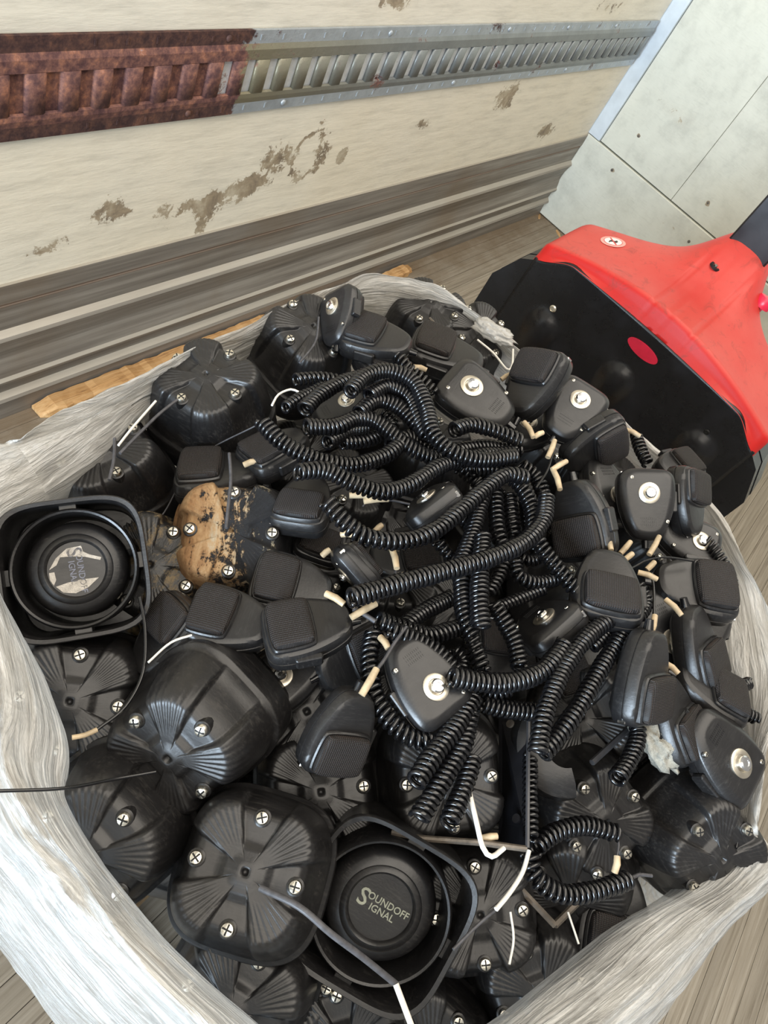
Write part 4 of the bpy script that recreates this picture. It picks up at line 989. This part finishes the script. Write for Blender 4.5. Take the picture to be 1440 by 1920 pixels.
wire([(957, 1710), (963, 1760), (955, 1808)], .735, .0012, 'white_wire', 'wire', 'thin white wire right of the speaker under the white wire end')
wire([(135, 1383), (160, 1378), (182, 1368)], .745, .0022, 'cream', 'wire', 'cream wire end near the left film above the black wire')
wire([(182, 1368), (235, 1325), (268, 1260), (272, 1180), (262, 1120)], .745, .0016, 'cord', 'wire', 'black wire curving up from the cream end past the open speaker')
wire([(-30, 1484, .79), (0, 1483, .79), (120, 1478, .775), (220, 1460, .75), (292, 1447, .745)], .77, .0014, 'cord', 'wire', 'thin black wire lying straight across the left film edge')
wire([(430, 850), (433, 900), (428, 950), (424, 990)], .785, .0018, 'grey_strap', 'wire', 'grey lead hanging from the upper left speaker onto the muddy one')
wire([(215, 822), (214, 860), (205, 900)], .755, .0018, 'grey_strap', 'wire', 'grey lead on the speaker beneath the film at upper left')
wire([(895, 637), (925, 662), (950, 692), (960, 685), (962, 655)], .775, .0017, 'white_wire', 'wire', 'bent white wire by the back film edge left of the upright microphone')
wire([(598, 595), (592, 640), (562, 680)], .800, .0014, 'grey_strap', 'wire', 'thin grey lead across the tilted back speaker')
wire([(1185, 1065), (1215, 1050), (1250, 1045), (1300, 1052)], .835, .0014, 'cord', 'wire', 'thin black wire arching between the smooth and wide grille microphones')
wire([(222, 835), (250, 800), (292, 752)], .775, .0014, 'white_wire', 'wire', 'pale strip at the torn inner edge of the film, upper left')
wire([(225, 850), (262, 812), (300, 775), (345, 740)], .765, .0018, 'grey_strap', 'wire', 'dark strap alongside the pale strip under the upper left film')
wire([(1065, 1710), (1075, 1740), (1085, 1770)], .720, .0011, 'white_wire', 'wire', 'short thin white wire left of the large dark grille')
wire([(1037, 850), (1025, 885), (1005, 915)], .835, .0014, 'cord', 'wire', 'black wire leaving the upright cream sleeve toward the knot')
wire([(278, 1242), (320, 1205), (362, 1190)], .750, .0012, 'white_wire', 'wire', 'thin pale wire left of the leftmost mesh faced microphone')
wire([(510, 760), (522, 740), (545, 730), (560, 735)], .795, .0014, 'white_wire', 'wire', 'bare silvery wire loop beside the upper left speaker')
wire([(1222, 1075), (1226, 1110), (1226, 1155)], .838, .0017, 'cord', 'wire', 'black wire dropping into the cream sleeve over a washer')
wire([(762, 1175), (740, 1205), (722, 1235), (705, 1258)], .820, .0017, 'grey_strap', 'wire', 'grey wire entering the long cream sleeve in the lower middle')
wire([(560 + 102, 1142), (680, 1150), (703, 1165)], .815, .0024, 'grey_strap', 'wire', 'short grey wire stub between two cream sleeves in the middle')
wire([(1158, 1560), (1160, 1585), (1157, 1606)], .755, .0012, 'grey_strap', 'wire', 'grey wire above the small cream sleeve at lower right')
wire([(1182, 1648), (1198, 1640), (1222, 1642)], .760, .0018, 'grey_strap', 'wire', 'grey wire leaving the cord loop toward the right edge speaker')
wire([(1375, 1515), (1388, 1545), (1380, 1590)], .760, .0016, 'cord', 'wire', 'black wire curving down between the right edge speaker and the film')
wire([(705, 935), (735, 938), (768, 945)], .800, .0013, 'grey_strap', 'wire', 'grey wire leading right from the cream sleeves under the long cord')
wire([(742, 1070), (738, 1090), (730, 1108)], .800, .0014, 'grey_strap', 'wire', 'grey wire running down from the bent cream sleeve')
wire([(495, 790, .80), (370, 1000 - 140, .72), (300, 970, .70), (255, 960, .70)], .72, .0009, 'grey_strap', 'wire', 'hair thin dark wire between the upper left speakers')
wire([(690, 880 + 20, .79), (700, 930 - 10, .78), (680, 950, .77)], .79, .0012, 'grey_strap', 'wire', 'tiny dark wire by the pair of cream sleeves')
wire([(1392, 1543, .745), (1420, 1560, .73), (1446, 1594, .70)], .7, .0011, 'white_wire', 'wire', 'pale wire sticking out past the right film edge over the floor boards')

# cream sleeves on wire ends
GSL = 'cream sleeves on wire ends'
SL = [((1027, 858), (1040, 826), .84, 'upright cream sleeve left of the microphone on its side by the truck'), ((1037, 880), (1050, 918), .845, 'cream sleeve rising from the top of the tilted microphone, lower arm of the V'),
 ((1035, 881), (1062, 865), .845, 'cream sleeve forming the short upper arm of the V by the tilted microphone'), ((983, 792), (1000, 820), .84, 'tan sleeve beside the tip of the upright microphone'),
 ((1002, 819), (1018, 811), .84, 'short tan sleeve bent off the one by the upright microphone tip'), ((1170, 805), (1200, 818), .83, 'tan sleeve by the truck plate edge'),
 ((1135, 1003), (1146, 1032), .83, 'cream sleeve between the tilted microphone and the washer backed one'), ((1163, 1038), (1182, 1016), .83, 'upper left cream sleeve below the head up washer microphone'),
 ((1172, 1049), (1186, 1038), .835, 'stubby cream sleeve topmost behind the smooth grille microphone'), ((1217, 1040), (1236, 1006), .835, 'rust spotted cream sleeve under the head up washer microphone'),
 ((1196, 1073), (1232, 1086), .84, 'horizontal cream sleeve pointing at the wide brown grille microphone'), ((1213, 1068), (1227, 1054), .835, 'small tan sleeve just above the horizontal one'),
 ((1248, 1124), (1278, 1154), .835, 'curved cream sleeve below the wide brown grille microphone'), ((1218, 1194), (1228, 1154), .85, 'cream sleeve standing in front of a washer at right'),
 ((1245, 1242), (1272, 1263), .82, 'thin tan sleeve right of the microphone with grille to the right'), ((678, 1303), (706, 1254), .825, 'long cream sleeve above the leaning upright microphone'),
 ((611, 1113), (645, 1133), .82, 'cream sleeve at the tip of the cluster near the diagonal cord, left one'), ((658, 1158), (705, 1132), .815, 'cream sleeve at the tip of the large mesh faced microphone'),
 ((655, 929), (704, 932), .80, 'cream sleeve right of the brown grille microphone, upper of the pair'), ((682, 940), (728, 936), .80, 'cream sleeve right of the brown grille microphone, lower of the pair'),
 ((640, 1002), (660, 1003), .80, 'stub of cream sleeve left of the hanging cord curve'), ((703, 996), (716, 984), .77, 'small orange tinted sleeve in the dark gap by the hanging cord'),
 ((457, 872), (483, 864), .77, 'cream sleeve between the dark side lying microphone and the left cord end'), ((604, 1042), (618, 1031), .775, 'stub of tan sleeve beside the pale lit microphone'),
 ((1152, 1636), (1157, 1605), .765, 'copper tipped cream sleeve at lower right by the cord loop'), ((713, 1195), (728, 1216), .80, 'ribbed tan sleeve under the left end of the middle cords'),
 ((940, 712), (955, 702), .80, 'cream stub left of the upright microphone grille'), ((775, 688), (800, 694), .80, 'tan sleeve beside the descending cord at the back'),
 ((905, 1572), (932, 1568), .755, 'cream sleeve by the bracket foot behind the hooked wire'), ((735, 1020 + 10), (744, 1066), .81, 'bent cream sleeve hanging under the cord curve')]
for a, b, z, lab in SL:
    A, B = at(*a, z), at(*b, z + 0.006)
    mid = (A + B) / 2 + Vector((0, 0, 0.002))
    o = MB().tube([A, mid, B], [.0034, .0036, .0032], 10).build('wire_sleeve', M['cream'], None, 50)
    tag(o, lab, 'sleeve', GSL)

# ---------------------------------------------------------------- steel brackets
def plate(pts, z0, name, label, th=0.003, holes=()):
    P = [at(p[0], p[1], p[2] if len(p) > 2 else z0) for p in pts]
    nn = (P[1] - P[0]).cross(P[2] - P[0]).normalized()
    e = empty(name, Matrix.Translation(P[0]), label, 'bracket', 'steel speaker brackets')
    MB().loft([[p - P[0] for p in P], [p - P[0] + nn * th for p in P]]).build('plate', M['steel_black'], e, 0)
    return e, P, nn
br, P, nn = plate([(935, 1335, .735), (990, 1335, .770), (988, 1588, .770), (935, 1575, .700)], .75, 'steel_bracket', 'black steel bracket plate with holes standing upright in the lower middle')
E1 = MB().tube([at(991, 1335, .773) - P[0], at(989, 1590, .773) - P[0]], .0022, 6).build('plate_edge', M['grey_plastic'], br)
MB().tube([at(735, 1560, .725) - P[0], at(790, 1572, .74) - P[0], at(900, 1580, .757) - P[0], at(988, 1592, .772) - P[0]], .0030, 8).build('foot_bar', M['steel_worn'], br)['label'] = 'worn brown foot bar'
for (px, py) in ((957, 1357), (978, 1383), (969, 1535)):
    c = at(px, py, .757) - P[0]; MB().tube([c - nn * 0.0008, c + nn * 0.0045] if nn.dot(CAM - P[0]) > 0 else [c + nn * .0008, c - nn * 0.0015], .0045, 14).build('screw' if py == 1357 else 'hole_rim', M['steel_worn'] if py == 1357 else M['steel_black'], br)
def rod_bracket(pts, z, r, label, mat='steel_black'):
    path = [at(p[0], p[1], z) for p in pts]; m = MB()
    for a, b in zip(path, path[1:]): m.tube([a, b], r, 6)
    tag(m.build('steel_bracket', M[mat], None, 0), label, 'bracket', 'steel speaker brackets')
rod_bracket([(955, 1645), (1040, 1735), (1090, 1685)], .705, .0035, 'angled black bracket rod below the cord loop at lower right', 'steel_worn')
rod_bracket([(778, 645), (828, 620), (805, 596)], .785, .0020, 'thin angled bracket rod by the back film edge', 'steel_worn')
rod_bracket([(1110, 1430), (1175, 1370), (1230, 1330)], .755, .0035, 'slanted bracket rod under the microphone on lint', 'grey_plastic')

# grey plastic cap piece with pale shine at right centre
gc = []
for i in range(15):
    t = i / 14; a = -0.3 + 2.4 * t
    gc.append([Vector((0.042 * math.cos(a) * s_, 0.042 * math.sin(a) * s_, h_)) for s_, h_ in ((1.0, 0.0), (1.03, .012), (.96, .024), (.7, .030), (.4, .030), (.4, .026), (.66, .026), (.9, .020), (.95, .010), (.95, 0))])
m = MB().loft(gc); o = m.build('plastic_cap', M['plastic'], None, 40)
o.matrix_world = Matrix.Translation(at(1040, 1400, .745)) @ orient((.1, .3), 250) @ Matrix.Scale(1.25, 4)
tag(o, 'curved dark plastic cap piece at the lower ends of the long parallel cords', 'cap')
# lint clump
def clump(px, py, z, r, label, name, sc=(1, 1, 1), seed=0):
    v = []; N1, N2 = 22, 34
    for i in range(1, N1):
        for j in range(N2):
            a = PI * i / N1; b = 2 * PI * j / N2; d = Vector((math.sin(a) * math.cos(b), math.sin(a) * math.sin(b), math.cos(a)))
            k = 1 + 0.55 * noise.noise(d * 2.2 + Vector((seed, 0, 0))) + 0.30 * noise.noise(d * 6) + 0.16 * noise.noise(d * 15)
            v.append(Vector((d.x * sc[0], d.y * sc[1], d.z * sc[2])) * r * k)
    f = [((i) * N2 + j, (i + 1) * N2 + j, (i + 1) * N2 + (j + 1) % N2, i * N2 + (j + 1) % N2) for i in range(N1 - 2) for j in range(N2)]
    f += [tuple(range(N2)), tuple((N1 - 2) * N2 + j for j in range(N2 - 1, -1, -1))]
    o = obj(name, mesh(name, v, f, M['lint'], 180)); o.matrix_world = Matrix.Translation(at(px, py, z)) @ orient((0.1, .2), 300); tag(o, label, 'lint')
clump(1228, 1392, .775, .022, 'clump of dusty grey lint under a microphone at the right', 'lint_clump', (.75, 1.5, .6), 2)
# crumpled knob of film on the back rim
def knot(px, py, z, r, seed, lab):
    v = []; N1, N2 = 26, 40
    for i in range(1, N1):
        for j in range(N2):
            a = PI * i / N1; b = 2 * PI * j / N2; d = Vector((math.sin(a) * math.cos(b), math.sin(a) * math.sin(b), math.cos(a)))
            k = 1 + 0.35 * noise.noise(d * 2.5 + Vector((seed, 0, 0))) + 0.35 * abs(noise.noise(d * 7)) + 0.15 * noise.noise(d * 18)
            v.append(Vector((d.x * 1.0, d.y * 2.3, d.z * .7)) * r * k)
    f = [((i) * N2 + j, (i + 1) * N2 + j, (i + 1) * N2 + (j + 1) % N2, i * N2 + (j + 1) % N2) for i in range(N1 - 2) for j in range(N2)]
    f += [tuple(range(N2)), tuple((N1 - 2) * N2 + j for j in range(N2 - 1, -1, -1))]
    me_ = mesh('film_knot', v, f, M['film'], 180); o = obj('film_knot', me_)
    o.matrix_world = Matrix.Translation(at(px, py, z)) @ orient((0.1, .4), -38)
    o.parent = bag; o.matrix_parent_inverse = bag.matrix_world.inverted(); o['label'] = lab
knot(925, 622, .775, .014, 4, 'crumpled knot of film')
